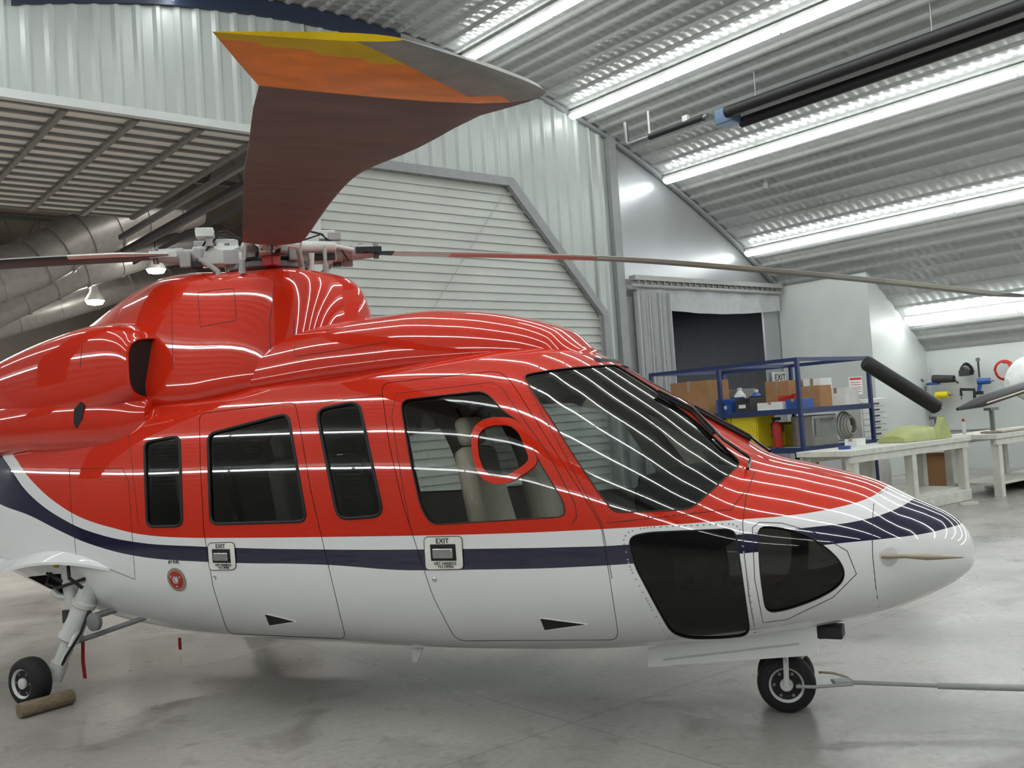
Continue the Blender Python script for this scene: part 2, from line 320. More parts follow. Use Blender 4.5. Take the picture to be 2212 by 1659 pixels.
for W,A,e in ((2,19,750),(-4,24,520),(6,31,560),(10,22,350)):
    li=bpy.data.lights.new('hall_fill','AREA'); li.energy=e; li.size=3; li.color=(1,.96,.91); lo=bpy.data.objects.new('hall_fill',li); COL.objects.link(lo); lo.location=RW(W,A,7.8 if A>21 else 6.2)  # unseen area lamps added to brighten the far hall
li=bpy.data.lights.new('doorway_fill','AREA'); li.energy=130; li.size=1.5; lo=bpy.data.objects.new('doorway_fill',li); COL.objects.link(lo); lo.location=RW(16.5,17,4.3)  # added lamp, out of sight, lifts the dark room behind the doorway
# ------------------------------------------------------------------ blue rack and contents
RX0,RX1,RA0,RA1=13.4,15.5,9.15,12.3
t=rthing('storage_rack','blue steel storage rack loaded with boxes and bins before the dark doorway','rack',RX0,RA0)
wx,wa=RX1-RX0,RA1-RA0
for x in (0,wx):
    for y in (0,wa*.5,wa):
        s=MB(); s.box((x,y,1.25),(.06,.06,2.5)); s.build('post',bluesteel,t)
for z in (.35,1.03,1.66):
    s=MB(); s.box((wx/2,wa/2,z),(wx,wa,.03)); o=s.build('shelf',bench,t); 
    for x in (0,wx):
        s=MB(); s.box((x,wa/2,z-.02),(.05,wa,.09)); s.build('shelf_beam',bluesteel,o)
    for y in (0,wa):
        s=MB(); s.box((wx/2,y,z-.02),(wx,.05,.09)); s.build('shelf_beam',bluesteel,o)
for x in (0,wx):
    s=MB(); s.box((x,wa/2,2.47),(.05,wa,.06)); s.build('top_rail',bluesteel,t)
for y in (0,wa*.5,wa):
    s=MB(); s.box((wx/2,y,2.47),(wx,.05,.06)); s.build('top_rail',bluesteel,t)
def cbox(label,W,A,z,sx,sy,sz,open_=False,mat=card,rz=0,cat='box',name='cardboard_box'):
    t=rthing(name,label,cat,W,A,z,rz=rz); s=MB()
    if open_:
        th=.012
        s.box((0,0,th/2),(sx,sy,th)); s.box((sx/2,0,sz/2),(th,sy,sz)); s.box((-sx/2,0,sz/2),(th,sy,sz)); s.box((0,sy/2,sz/2),(sx,th,sz)); s.box((0,-sy/2,sz/2),(sx,th,sz)); s.build('carton',mat,t,smooth=False)
        s=MB(); s.prism([(-sx/2,-sy/2,sz),(sx/2,-sy/2,sz),(sx/2,-sy/2-.12,sz+.08),(-sx/2,-sy/2-.12,sz+.08)],(0,.004,.008)); s.build('flap',mat,t,smooth=False)
        s=MB(); s.prism([(-sx/2,sy/2,sz),(sx/2,sy/2,sz),(sx/2,sy/2+.1,sz+.1),(-sx/2,sy/2+.1,sz+.1)],(0,.004,.008)); s.build('flap',mat,t,smooth=False)
        s=MB(); s.prism([(-sx/2,-sy/2,sz),(-sx/2,sy/2,sz),(-sx/2-.14,sy/2,sz+.06),(-sx/2-.14,-sy/2,sz+.06)],(.004,0,.008)); s.build('flap',mat,t,smooth=False)
        s=MB(); s.prism([(sx/2,-sy/2,sz),(sx/2,sy/2,sz),(sx/2+.1,sy/2,sz-.1),(sx/2+.1,-sy/2,sz-.1)],(.004,0,.008)); s.build('flap',mat,t,smooth=False)
    else:
        s.box((0,0,sz/2),(sx,sy,sz)); s.build('carton',mat,t,smooth=False)
        s=MB(); s.prism([(-sx/2-.004,-.03,sz*.7),(-sx/2-.004,-.03,sz+.004),(sx/2,-.03,sz+.004),(sx/2,-.03,sz),(-sx/2,-.03,sz),(-sx/2,-.03,sz*.7)],(0,.06,0)); s.build('tape',tan,t)
    return t
cbox('closed brown cardboard box at left end of rack upper shelf',13.85,11.55,1.68,.6,.85,.6)
cbox('flat white carton on the rack upper shelf right of bins',13.7,9.8,1.68,.4,.5,.13,mat=padw,name='carton')
cbox('tall brown carton at back of rack upper shelf',14.9,10.45,1.68,.5,.5,.5)
cbox('small brown carton on rack upper shelf by corner post',14.3,9.45,1.68,.35,.4,.36)
cbox('grey document carton at back left of rack upper shelf',14.8,11.5,1.68,.5,.6,.42,mat=grey,name='carton')
cbox('wide brown carton at left end of rack middle shelf',13.9,11.7,1.05,.6,.7,.5)
cbox('low brown carton on the bottom shelf of the rack',14.0,10.0,.37,.8,.9,.4)
cbox('white carton at right end of the rack upper shelf back',15.1,9.45,1.68,.4,.4,.3,mat=padw,name='carton')
cbox('thin blue carton lying on rack upper shelf at corner post',13.7,9.35,1.68,.4,.26,.16,mat=bluep,name='carton')
cbox('tall white carton at back right of rack upper shelf',15.15,9.95,1.68,.35,.35,.5,mat=padw,name='carton')
cbox('tan carton on the middle shelf behind the wide brown carton',14.8,11.75,1.05,.5,.5,.4,mat=tan,name='carton')
def bin_(lab,W,A,z,mt,sx=.4,sy=.3,h=.26):
    t=rthing('parts_bin',lab,'bin',W,A,z); s=MB(); s.box((0,0,.01),(sx,sy,.02)); s.box((sx/2,0,h/2),(.015,sy,h)); s.box((-sx/2,0,h*.3),(.015,sy,h*.6)); s.box((0,sy/2,h*.45),(sx,.015,h*.9)); s.box((0,-sy/2,h*.45),(sx,.015,h*.9)); s.build('tray',mt,t)
    s=MB(); s.box((-sx/2-.01,0,h*.35),(.01,.14,.06)); s.build('label_tab',paper,t)
bin_('blue open parts bin on rack upper shelf beside cardboard box',13.7,10.75,1.68,bluep)
bin_('dark open parts bin on rack upper shelf beside blue bin',13.7,10.35,1.68,dgrey)
bin_('red open parts bin deep on the rack upper shelf',14.38,9.95,1.68,redp)
bin_('yellow open parts bin on rack middle shelf behind extinguisher',14.4,10.25,1.05,yel,.4,.4,.4)
bin_('white open tub on rack middle shelf behind the yellow cabinet',14.6,11.0,1.05,padw,.5,.6,.45)
bin_('small grey open bin on the bottom shelf of the rack',13.75,9.35,.37,grey,.4,.3,.3)
for a,h,mt,lab in ((10.85,.42,padw,'white plastic jug standing behind the blue parts bin'),(10.5,.36,bluep,'blue capped bottle standing behind the dark parts bin')):
    t=rthing('jug',lab,'jug',14.1,a,1.68); s=MB(); s.lathe((0,0,0),(0,0,1),[(0,.09),(.02,.1),(h*.7,.1),(h*.88,.04),(h*.9,.035)],16); s.build('body',mt,t); s=MB(); s.lathe((0,0,h*.9),(0,0,1),[(0,.042),(.05,.042)],12); s.build('cap',whitemet,t)
t=rthing('bucket','dark round bucket on rack middle shelf beside the toolbox','bucket',14.76,9.82,1.05); s=MB(); s.lathe((0,0,0),(0,0,1),[(0,.11),(.3,.14),(.31,.148),(.33,.148),(.33,.135),(.05,.105)],20); s.build('pail',dgrey,t); s=MB(); s.tube([(.145*cos(k*pi/10),.145*sin(k*pi/10)*.3,.31+.12*sin(k*pi/10)) for k in range(11)],.006,6); s.build('handle',steel,t)
t=rthing('toolbox','black toolbox on rack middle shelf behind stainless case','toolbox',15.15,10.0,1.05); s=MB(); s.box((0,0,.14),(.3,.55,.28)); s.build('body',dgrey,t,bev=.015); s=MB(); s.box((0,0,.32),(.31,.56,.08),None,0,.85); s.build('lid',black,t,bev=.01); s=MB(); s.tube([(0,-.15,.35),(0,-.15,.42),(0,.15,.42),(0,.15,.35)],.015); s.build('handle',steel,t)
t=rthing('safety_cabinet','yellow steel safety cabinet on the middle shelf of the rack','cabinet',13.75,10.6,1.05)
s=MB(); s.box((0,0,.29),(.5,1.05,.56)); s.build('body',yel,t,bev=.01)
for y in (-.26,.26):
    s=MB(); s.box((-.26,y,.29),(.03,.5,.5)); d=s.build('door',yel,t,bev=.006); s=MB(); s.box((-.28,y*.15,.3),(.02,.03,.12)); s.build('handle',dgrey,d)
t=rthing('stainless_case','boxy stainless steel case on rack middle shelf end','case',14.2,9.45,1.05)
s=MB(); s.box((0,0,.25),(.7,.42,.5)); s.build('body',stain,t,bev=.015); s=MB(); s.box((0,-.22,.3),(.6,.02,.3)); s.build('lid_panel',grey,t); s=MB(); s.tube([(-.15,-.22,.42),(-.15,-.27,.42),(.15,-.27,.42),(.15,-.22,.42)],.012); s.build('handle',chrome,t)
s=MB()
s.tube([((.25-.0012*k)*cos(k*pi/12),-.0018*k,.26+(.25-.0012*k)*sin(k*pi/12)) for k in range(24*4)],.018,8)
rone('hose_coil',s,M('hose_grey',(150,148,138),.6),'coiled grey hose standing on rack shelf beside stainless case','hose',15.0,9.4,1.06)
t=rthing('fire_extinguisher','small red fire extinguisher on rack middle shelf by the corner post','extinguisher',13.65,9.8,1.05); s=MB(); s.lathe((0,0,0),(0,0,1),[(0,.07),(.02,.08),(.36,.08),(.44,.03)],14); s.build('cylinder',redp,t); s=MB(); s.box((0,0,.48),(.05,.14,.05)); s.build('valve',black,t); s=MB(); s.tube([(0,.03,.46),(0,.1,.4),(0,.1,.15)],.012); s.build('hose',black,t)
t=rthing('drawer_cabinet','white cabinet of small parts drawers right of the blue rack','drawers',17.1,10.3,.0); s=MB(); s.box((0,0,.88),(.9,.5,1.76)); s.build('body',whitemet,t,bev=.01)
for i in range(7):
    s=MB(); s.box((0,-.26,1.66-i*.115),(.82,.02,.1)); d=s.build('drawer',wallwhite,t); s=MB(); s.box((0,-.275,1.66-i*.115),(.3,.02,.025)); s.build('handle',dgrey,d)
# ------------------------------------------------------------------ benches
def bench_(label,W0,W1,A0,A1,z,skid=True):
    t=rthing('workbench',label,'bench',W0,A0); L=W1-W0; D=A1-A0
    s=MB(); s.box((L/2,D/2,z-.04),(L,D,.08)); s.build('top',bench,t,bev=.006)
    for y in (.05,D-.05):
        s=MB(); s.box((L/2,y,z-.13),(L-.1,.05,.1)); s.build('apron',bench,t)
    n=3 if L>3 else 2
    for i in range(n):
        x=.18+(L-.36)*i/(n-1)
        for y in (.1,D-.1):
            s=MB(); s.box((x,y,(z-.08)/2),(.13,.13,z-.08)); s.build('leg',bench,t)
    s=MB(); s.box((L/2,D/2,.2),(L-.3,D-.25,.04)); s.build('lower_shelf',bench,t)
    if skid:
        for y in (.1,D-.1):
            s=MB(); s.box((L*.66,y,.09),(L*.62,.18,.18)); s.build('base_rail',bench,t,bev=.01)
bench_('long white painted workbench with timber legs holding the pale green panel',12.4,16.0,7.7,8.6,1.04)
bench_('white timber workbench at right edge holding the wrapped white fairing',16.25,20.6,7.4,8.4,1.04)
cbox('open brown cardboard box on the floor beneath the workbench',17.9,9.3,0,.75,.6,.62,open_=True,rz=.2)
t=rthing('green_cowling','pale yellow green composite cowling lying on the white workbench','cowling',15.05,8.15,1.045)
s=MB(); rs=[]
for i in range(13):
    u=i/12; x=-.75+1.5*u; h=.10+.17*sin(pi*min(1,u*1.05))**.7*(1-.35*u); hw=.34*(.55+.45*sin(pi*(.1+.85*u)))
    rs.append([(x,hw*cos(a),h*max(0,sin(a))**.6) for a in [pi*k/12 for k in range(13)]])
s.rings(rs); s.build('shell',greenp,t)
s=MB(); s.prism([(-.0,-.36,.0),(.5,-.36,0),(.36,-.36,.30),(.26,-.36,.35)],(0,.1,0)); s.build('fin',greenp,t)
def poleobj(name,label,cat,P0,P1,r,mat=black,tap=0):
    t=thing(name,label,cat,RW(*P0),(0,0,PSI)); d=Vector(P1)-Vector(P0); s=MB(); u=d.normalized()
    s.tube([Vector((0,0,0)),d*(.2 if tap else .03),d*.97,d],[r*(.25 if tap else .75),r,r,r*.6],14); s.build('sleeve',mat,t)
    s=MB(); s.tube([d*(.2 if tap else .02)+Vector((0,-r*.93,-r*.3)),d*.95+Vector((0,-r*.93,-r*.3))],.014,6); s.build('edge_strip',tan,t)
    return t
a=at_A(1868,782,8.9); b2=at_A(2028,882,8.3); poleobj('padded_blade','black padded rotor blade leaning down from rack top to the bench','beam',(a[0],8.9,a[2]),(b2[0],8.3,b2[2]),.13)  # stored rotor blade in black padding, then the dark padded tube
a=at_A(2068,884,7.7); b2=at_A(2290,812,7.7); poleobj('wrapped_tube','dark padded tube lying raised above workbench at right edge','tube',(a[0],7.7,a[2]),(b2[0],7.7,b2[2]),.10,dgrey,1)
for px,py,A,lab in ((2022,887,8.35,'grey steel support stand under lower end of padded rotor blade'),(2140,868,7.7,'grey steel support stand under the dark padded tube')):
    w_,a_,z_=at_A(px,py,A); t=rthing('support_stand',lab,'stand',w_,a_,1.04); h=z_-1.04-.12
    s=MB(); s.box((0,0,h/2),(.06,.06,h)); s.build('post',steel,t); s=MB(); s.box((0,0,.015),(.3,.3,.03)); s.build('foot',steel,t); s=MB(); s.box((0,0,h),(.3,.12,.05)); s.build('saddle',steel,t)
s=MB(); rs=[]
for i in range(15):
    u=i/14; x=-.9+2.2*u; k=max(.05,sin(pi*(.02+.75*u)))**.6
    rs.append([(x,.28*k*cos(2*pi*j/18),.52+ (1.0*k*.5)*sin(2*pi*j/18)+.08*sin(u*5)) for j in range(18)])
s.rings(rs); t=rthing('wrapped_fairing','large white wrapped fairing on the right bench, cut by frame edge','fairing',20.3,8.55,1.35); o=s.build('cover',padw,t)
s=MB(); s.tube([(-.6,-.26,.5),(0,-.29,.9),(.8,-.28,1.0)],.03); s.build('green_band',M('green_band',(60,140,70),.6),t)
s=MB(); s.box((-.15,-.35,-.16),(.8,.4,.3)); s.build('cradle',wood,t)
s=MB(); s.box((0,0,.02),(.9,.3,.04)); rone('trim_panel',s,tan,'tan flat panel lying on right workbench','panel',17.0,7.6,1.045,bev=.01)
t=rthing('spray_can','white spray can standing on the right workbench','can',16.6,8.1,1.04); s=MB(); s.lathe((0,0,0),(0,0,1),[(0,.033),(.2,.033),(.22,.02)],14); s.build('body',whitemet,t); s=MB(); s.lathe((0,0,.22),(0,0,1),[(0,.022),(.05,.02)],12); s.build('cap',redp,t)
t=rthing('tape_roll','blue tape roll lying on left end of the long workbench','tape',12.9,8.1,1.04); s=MB(); s.lathe((0,0,0),(0,0,1),[(0,.05),(0,.09),(.05,.09),(.05,.05),(0,.05)],20); s.build('tape',bluep,t); s=MB(); s.lathe((0,0,.002),(0,0,1),[(0,.04),(0,.05),(.046,.05),(.046,.04),(0,.04)],20); s.build('core',card,t)
cbox('small white carton on the left half of the long workbench',13.6,8.35,1.04,.26,.2,.12,mat=padw,name='carton')
s=MB(); s.box((0,0,0),(.04,6.6,1.5)); rone('pegboard',s,wallwhite,'long white pegboard on right wall hung with tools','pegboard',22.24,8.2,1.65)
def tool(name,label,cat,px,py,fn,W=21.98,sc=1.35):
    w_,a_,z_=at_W(px,py,W); t=rthing(name,label,cat,w_,a_,z_); t.scale=(sc,sc,sc); fn(t)
def t_hose(t):
    s=MB(); s.tube([(-.001*k,(.34-.0012*k)*cos(k*pi/14)*.9,-.05+(.30-.0006*k)*sin(k*pi/14)) for k in range(28*4)],.016,8); s.build('loop',redp,t); s=MB(); s.box((.06,0,.2),(.1,.1,.1)); s.build('hook',steel,t)
tool('air_hose','red air hose loops hung on the pegboard near frame edge','hose',2170,796,t_hose,sc=.75)
def t_grind(m1,m2):
    def f(t):
        s=MB(); s.tube([(0,-.2,0),(0,.16,.02)],[.06,.075],12); s.build('body',m1,t); s=MB(); s.lathe((0,.18,-.08),(0,0,1),[(0,.11),(.03,.12),(.05,.06)],14); s.build('disc_guard',m2,t); s=MB(); s.tube([(0,-.18,0),(0,-.27,-.08)],.015,6); s.build('cord',black,t)
    return f
tool('grinder','dark blue handheld grinder hung on pegboard nearest the partition','tool',1969,818,t_grind(bluep,dgrey),sc=1.1)
tool('sander','grey and blue handheld sander hung on pegboard beside the grinder','tool',2036,820,t_grind(dgrey,bluep))
def t_helm(t):
    s=MB(); s.lathe((0,0,-.1),(0,0,1),[(0,.1),(.06,.12),(.14,.1),(.2,.05),(.22,.01)],16); s.build('shell',blackgloss,t); s=MB(); s.box((-.1,0,-.06),(.05,.16,.1)); s.build('visor',dgrey,t)
tool('face_mask','round black face mask hung high on the pegboard','mask',2088,798,t_helm)
def t_drill(m1):
    def f(t):
        s=MB(); s.tube([(0,-.14,.06),(0,.1,.06)],[.06,.07],12); s.tube([(0,.06,.04),(0,.1,-.14)],.04,10); s.build('body',m1,t); s=MB(); s.box((0,.1,-.17),(.09,.14,.07)); s.build('battery',black,t); s=MB(); s.tube([(0,-.14,.06),(0,-.24,.06)],[.03,.008],10); s.build('chuck',steel,t)
    return f
tool('drill','yellow cordless drill hung low on the pegboard','drill',2034,860,t_drill(yel),sc=1.2)
tool('heat_gun','blue heat gun hung on pegboard left of the red hose','tool',2124,830,t_drill(bluep),sc=1.1)
def t_sq(t):
    s=MB(); s.tube([(0,-.2,-.1),(0,-.2,.08),(0,.05,.1),(0,.05,-.02)],.03,8); s.build('frame',black,t); s=MB(); s.tube([(0,.05,-.02),(0,.05,-.1)],.015,8); s.build('screw',steel,t)
tool('clamp','black bent clamp frame hung below the face mask','tool',2082,852,t_sq,sc=1.2)
def t_wr(t):
    s=MB(); s.tube([(0,0,-.2),(0,0,.2)],.022,8); s.build('shaft',dgrey,t); s=MB(); s.lathe((-.02,0,.2),(1,0,0),[(0,.05),(.03,.05)],8); s.build('head',steel,t)
tool('wrench','dark long wrench hung high right of the face mask','wrench',2114,796,t_wr,sc=1.0)
tool('mallet','short dark mallet hung low between grinder and yellow drill','mallet',2000,852,t_wr,W=21.9,sc=.8)
t=rthing('notice','white wall notice with red header lines on the partition','poster',*at_A(1848,833,11.6)); s=MB(); s.box((0,0,0),(.5,.015,.38)); s.build('sheet',paper,t)
s=MB(); s.box((0,-.012,.15),(.44,.006,.05)); s.build('header',redp,t)
for i in range(5):
    s=MB(); s.box((0,-.012,.07-i*.05),(.42,.004,.012)); s.build('printed_line',redp,t)
s=MB(); s.prism([(-.14,-.04,0),(.14,-.05,0),(.16,0,0),(.12,.05,0),(-.14,.03,0)],(0,0,.04)); q=at_z(2092,1090,0); o=s.build('wood_wedge',bench); o.location=q; tag(o,'small pale wooden wedge on the floor before the workbench','wedge')
# ================================================================== HELICOPTER
heli=thing('helicopter','red and white helicopter with navy stripe parked on the hangar floor','helicopter',N,(0,0,-TH))
def pchip(xs,ys):
    xs=np.array(xs,float); ys=np.array(ys,float); h=np.diff(xs); d=np.diff(ys)/h; m=np.zeros(len(xs)); m[0]=d[0]; m[-1]=d[-1]
    for i in range(1,len(xs)-1):
        if d[i-1]*d[i]>0:
            w1=2*h[i]+h[i-1]; w2=h[i]+2*h[i-1]; m[i]=(w1+w2)/(w1/d[i-1]+w2/d[i])
    def f(x):
        x=min(max(x,xs[0]),xs[-1]); i=min(max(int(np.searchsorted(xs,x))-1,0),len(h)-1); t=(x-xs[i])/h[i]
        return float((2*t**3-3*t*t+1)*ys[i]+(t**3-2*t*t+t)*h[i]*m[i]+(3*t*t-2*t**3)*ys[i+1]+(t**3-t*t)*h[i]*m[i+1])
    return f
#  x, ztop, zbot, zwidest, halfwidth, n_upper, n_lower
ST=[(1.062,.935,.89,.915,.02,2.1,2.1),(1.052,.985,.84,.915,.09,2.1,2.1),(1.03,1.03,.805,.92,.15,2.1,2.1),(1.0,1.07,.78,.92,.20,2.1,2.1),(.944,1.115,.74,.925,.27,2.1,2.1),(.88,1.15,.705,.93,.33,2.1,2.1),(.778,1.2,.655,.935,.41,2.1,2.1),
(.583,1.305,.58,.945,.52,2.15,2.15),(.3,1.395,.515,.96,.64,2.2,2.25),(0,1.48,.46,.98,.74,2.25,2.3),(-.25,1.64,.425,1.0,.80,2.3,2.35),(-.46,1.79,.40,1.02,.845,2.35,2.4),(-.7,1.95,.375,1.04,.885,2.4,2.45),(-.92,2.095,.355,1.06,.915,2.45,2.5),
(-1.1,2.19,.345,1.07,.94,2.5,2.5),(-1.3,2.255,.335,1.08,.955,2.55,2.5),(-1.6,2.29,.325,1.1,.975,2.65,2.5),(-2.1,2.305,.315,1.1,1.0,2.75,2.5),(-3,2.295,.315,1.1,1.02,2.8,2.5),(-4,2.275,.335,1.1,1.02,2.8,2.5),(-4.6,2.26,.39,1.12,1.01,2.85,2.5),
(-5,2.24,.46,1.15,.99,2.9,2.4),(-5.5,2.22,.60,1.2,.96,2.95,2.3),(-6.2,2.12,.8,1.3,.84,2.8,2.2),(-7,1.96,1.0,1.4,.58,2.3,2.1),(-8,1.85,1.2,1.5,.4,2,2),(-9.6,1.8,1.4,1.6,.25,2,2)]
ST=ST[::-1]; XS=[r[0] for r in ST]; FN=[pchip(XS,[r[i] for r in ST]) for i in range(1,7)]
_c={}
def sec(x):
    k=round(x,6)
    if k not in _c: _c[k]=[f(x) for f in FN]
    return _c[k]
def surf(x,th):
    zt,zb,zw,hw,nu,nl=sec(x); c,s=cos(th),sin(th); n=nu if s>=0 else nl
    y=-hw*math.copysign(abs(c)**(2/n),c); h=(zt-zw) if s>=0 else (zw-zb)
    return Vector((x,y,zw+h*math.copysign(abs(s)**(2/n),s)))
def nrm(x,th):
    e=.004; dx=surf(min(x+e,1.0619),th)-surf(x-e,th); dt=surf(x,th+e*2)-surf(x,th-e*2)
    n=dx.cross(dt)
    if n.length<1e-12: return Vector((1,0,0))
    n.normalize(); p=surf(x,th)-Vector((x-.05 if x>.8 else x,0,sec(x)[2]))
    return n if n.dot(p)>0 else -n
def inv(p):
    zt,zb,zw,hw,nu,nl=sec(p.x); s=p.z-zw; n=nu if s>=0 else nl; h=(zt-zw) if s>=0 else (zw-zb)
    B=min(1,abs(s/h))**(n/2)*(1 if s>=0 else -1); A=min(1,abs(p.y/hw))**(n/2)*(1 if p.y<=0 else -1)
    th=atan2(B,A)
    if th<-pi/2: th+=2*pi
    return (p.x,th)
GX=[1.062,1.057,1.05,1.04,1.026,1.01,.985,.955,.92,.88]
x=.83
while x>-5.3: GX.append(x); x-=.055
while x>-9.6: GX.append(x); x-=.14
GX.append(-9.6); NT=88; GT=[-pi/2+2*pi*i/NT for i in range(NT+1)]
gv=[surf(x,t) for x in GX for t in GT]; gf=[(i*(NT+1)+j,i*(NT+1)+j+1,(i+1)*(NT+1)+j+1,(i+1)*(NT+1)+j) for i in range(len(GX)-1) for j in range(NT)]
BV=BVHTree.FromPolygons(gv,gf)
def cast(px,py):
    d=lray(px,py).normalized(); h=BV.ray_cast(OL,d)
    return h[0]
def rounded(pts,r):
    out=[]; n=len(pts)
    for i in range(n):
        p=Vector(pts[i]); a=Vector(pts[i-1]); b2=Vector(pts[(i+1)%n]); la=min(r,(a-p).length*.45); lb=min(r,(b2-p).length*.45)
        q0=p+(a-p).normalized()*la; q1=p+(b2-p).normalized()*lb
        for k in range(5):
            t=k/4; out.append(q0*(1-t)**2+p*2*t*(1-t)+q1*t*t)
    return out
def dens(pts,d,closed=True):
    out=[]; n=len(pts)
    for i in range(n if closed else n-1):
        a=Vector(pts[i]); b2=Vector(pts[(i+1)%n]); k=max(1,int((b2-a).length/d))
        out+=[a.lerp(b2,j/k) for j in range(k)]
    if not closed: out.append(Vector(pts[-1]))
    return out
def insetp(pts,d):
    P=[Vector(p) for p in pts]; n=len(P); ar=sum(P[i].x*P[(i+1)%n].y-P[(i+1)%n].x*P[i].y for i in range(n)); sg=1 if ar>0 else -1; out=[]
    for i in range(n):
        a=(P[i]-P[i-1]).normalized(); b2=(P[(i+1)%n]-P[i]).normalized(); na=Vector((-a.y,a.x))*sg; nb=Vector((-b2.y,b2.x))*sg; m=(na+nb)
        m=m/max(.3,m.length_squared)*2; out.append(P[i]+m*d)
    return out
def poly(pts,r=14,d=13,ins=0):
    q=dens(rounded(pts,r),d)
    if ins: q=insetp(q,ins)
    out=[]
    for p in q:
        h=cast(p.x,p.y)
        if h is not None:
            v=inv(h)
            if not out or (abs(v[0]-out[-1][0])+abs(v[1]-out[-1][1]))>2e-3: out.append(v)
    if abs(out[0][0]-out[-1][0])+abs(out[0][1]-out[-1][1])<2e-3: out.pop()
    return out
def mir(pl): return [(x,pi-t) for x,t in pl][::-1]
def inside(P,pl):
    pl=np.array(pl); x,y=P[:,0],P[:,1]; r=np.zeros(len(P),bool); idx=np.where((x>=pl[:,0].min())&(x<=pl[:,0].max())&(y>=pl[:,1].min())&(y<=pl[:,1].max()))[0]
    if len(idx)==0: return r
    xx,yy=x[idx],y[idx]; c=np.zeros(len(idx),bool); n=len(pl)
    for i in range(n):
        x0,y0=pl[i]; x1,y1=pl[(i+1)%n]
        if y0==y1: continue
        k=((y0>yy)!=(y1>yy))&(xx<(x1-x0)*(yy-y0)/(y1-y0)+x0); c^=k
    r[idx]=c; return r
def patch(outer,holes,off,gx=GX,gt=GT,flip=False):
    G=np.array([(x,t) for x in gx for t in gt])
    G=G[inside(G,outer)] if outer is not None else G
    for h in holes: G=G[~inside(G,h)]
    vs=[Vector(p) for p in G.tolist()]; es=[]
    for pl in ([outer] if outer is not None else [])+list(holes):
        o=len(vs); vs+=[Vector(p) for p in pl]; es+=[(o+i,o+(i+1)%len(pl)) for i in range(len(pl))]
    V,E,Fa,_,_,_=delaunay_2d_cdt(vs,es,[],0,1e-7)
    C=np.array([[sum(V[i].x for i in f)/len(f),sum(V[i].y for i in f)/len(f)] for f in Fa]); keep=np.ones(len(Fa),bool)
    if outer is not None: keep&=inside(C,outer)
    for h in holes: keep&=~inside(C,h)
    ns=[nrm(v.x,v.y) for v in V]; P=[surf(v.x,v.y)+n*off for v,n in zip(V,ns)]
    fs=[]
    for f,k in zip(Fa,keep):
        if not k: continue
        f=list(f); nn=(P[f[1]]-P[f[0]]).cross(P[f[2]]-P[f[0]]); m=ns[f[0]]+ns[f[1]]+ns[f[2]]
        if (nn.dot(m)<0)!=flip: f=f[::-1]
        fs.append(tuple(f))
    used=sorted({i for f in fs for i in f}); mp={u:i for i,u in enumerate(used)}
    s=MB(); s.v=[tuple(P[u]) for u in used]; s.f=[tuple(mp[i] for i in f) for f in fs]; s.m=[0]*len(fs)
    return s,[(-ns[u] if flip else ns[u]) for u in used]
def pbuild(name,outer,holes,off,mat,parent,gx=GX,gt=GT,flip=False):
    s,n=patch(outer,holes,off,gx,gt,flip); return s.build(name,mat,parent,normals=n)
def rim(s,pl,off0,off1,mi=0):
    n=len(pl); vs=[]
    for x,t in pl: q=nrm(x,t); p=surf(x,t); vs+=[p+q*off0,p+q*off1]
    s.add(vs,[(2*i,2*((i+1)%n),2*((i+1)%n)+1,2*i+1) for i in range(n)],mi)
def gasket(name,pl,r,mat,parent,off=0):
    s=MB(); s.tube([surf(x,t)+nrm(x,t)*off for x,t in pl],r,8,closed=True); rim(s,pl,0,-.04); return s.build(name,mat,parent)
P={}
P['cockpit_door']=[(822,828),(1078,800),(1108,828),(1200,975),(1298,1130),(1318,1250),(1338,1383),(985,1385),(935,1290),(905,1200),(870,1090),(840,960)]
P['cockpit_win']=[(864,864),(1048,844),(1088,890),(1124,912),(1160,990),(1218,1085),(1222,1116),(930,1134),(908,1095),(885,990)]
P['cabin_door']=[(430,893),(638,868),(650,930),(672,1060),(700,1180),(748,1381),(492,1369),(460,1270),(440,1150),(432,1000)]
P['cabin_win']=[(449,938),(622,893),(662,1126),(455,1132)]
P['mid_win']=[(683,885),(775,867),(828,1114),(730,1122)]
P['aft_win']=[(312,955),(388,942),(394,1136),(318,1138)]
P['screen']=[(1130,810),(1180,801),(1250,793),(1330,787),(1420,843),(1518,920),(1602,1000),(1550,1048),(1500,1093),(1478,1101),(1400,1105),(1326,1107),(1290,1060),(1240,985),(1190,905),(1150,845)]
P['side_chin']=[(1356,1160),(1400,1150),(1588,1142),(1605,1260),(1621,1372),(1560,1379),(1490,1380),(1450,1368),(1412,1300),(1370,1220)]
P['front_chin']=[(1636,1135),(1690,1140),(1740,1154),(1785,1182),(1812,1208),(1825,1234),(1821,1256),(1800,1276),(1760,1297),(1700,1318),(1654,1325),(1642,1240)]
PP={k:poly(v,{'cockpit_door':22,'cockpit_win':22,'cabin_door':16,'cabin_win':18,'mid_win':24,'aft_win':16,'screen':14,'side_chin':22,'front_chin':24}[k]) for k,v in P.items()}
def clampth(pl,ym):
    out=[]
    for x,t in pl:
        while surf(x,t).y>-ym and t>0: t-=.005
        out.append((x,t))
    return out
PP['screen']=clampth(PP['screen'],.024)
doorin={k:poly(P[k],{'cockpit_door':22,'cabin_door':16}[k],ins=1.3) for k in ('cockpit_door','cabin_door')}
holes=[]
for k in ('cockpit_door','cabin_door','mid_win','aft_win','screen','side_chin','front_chin'): holes+=[PP[k],mir(PP[k])]
bay=poly([(12,1262),(60,1246),(140,1238),(168,1262),(180,1305),(130,1312),(60,1292)],12); holes+=[bay,mir(bay)]
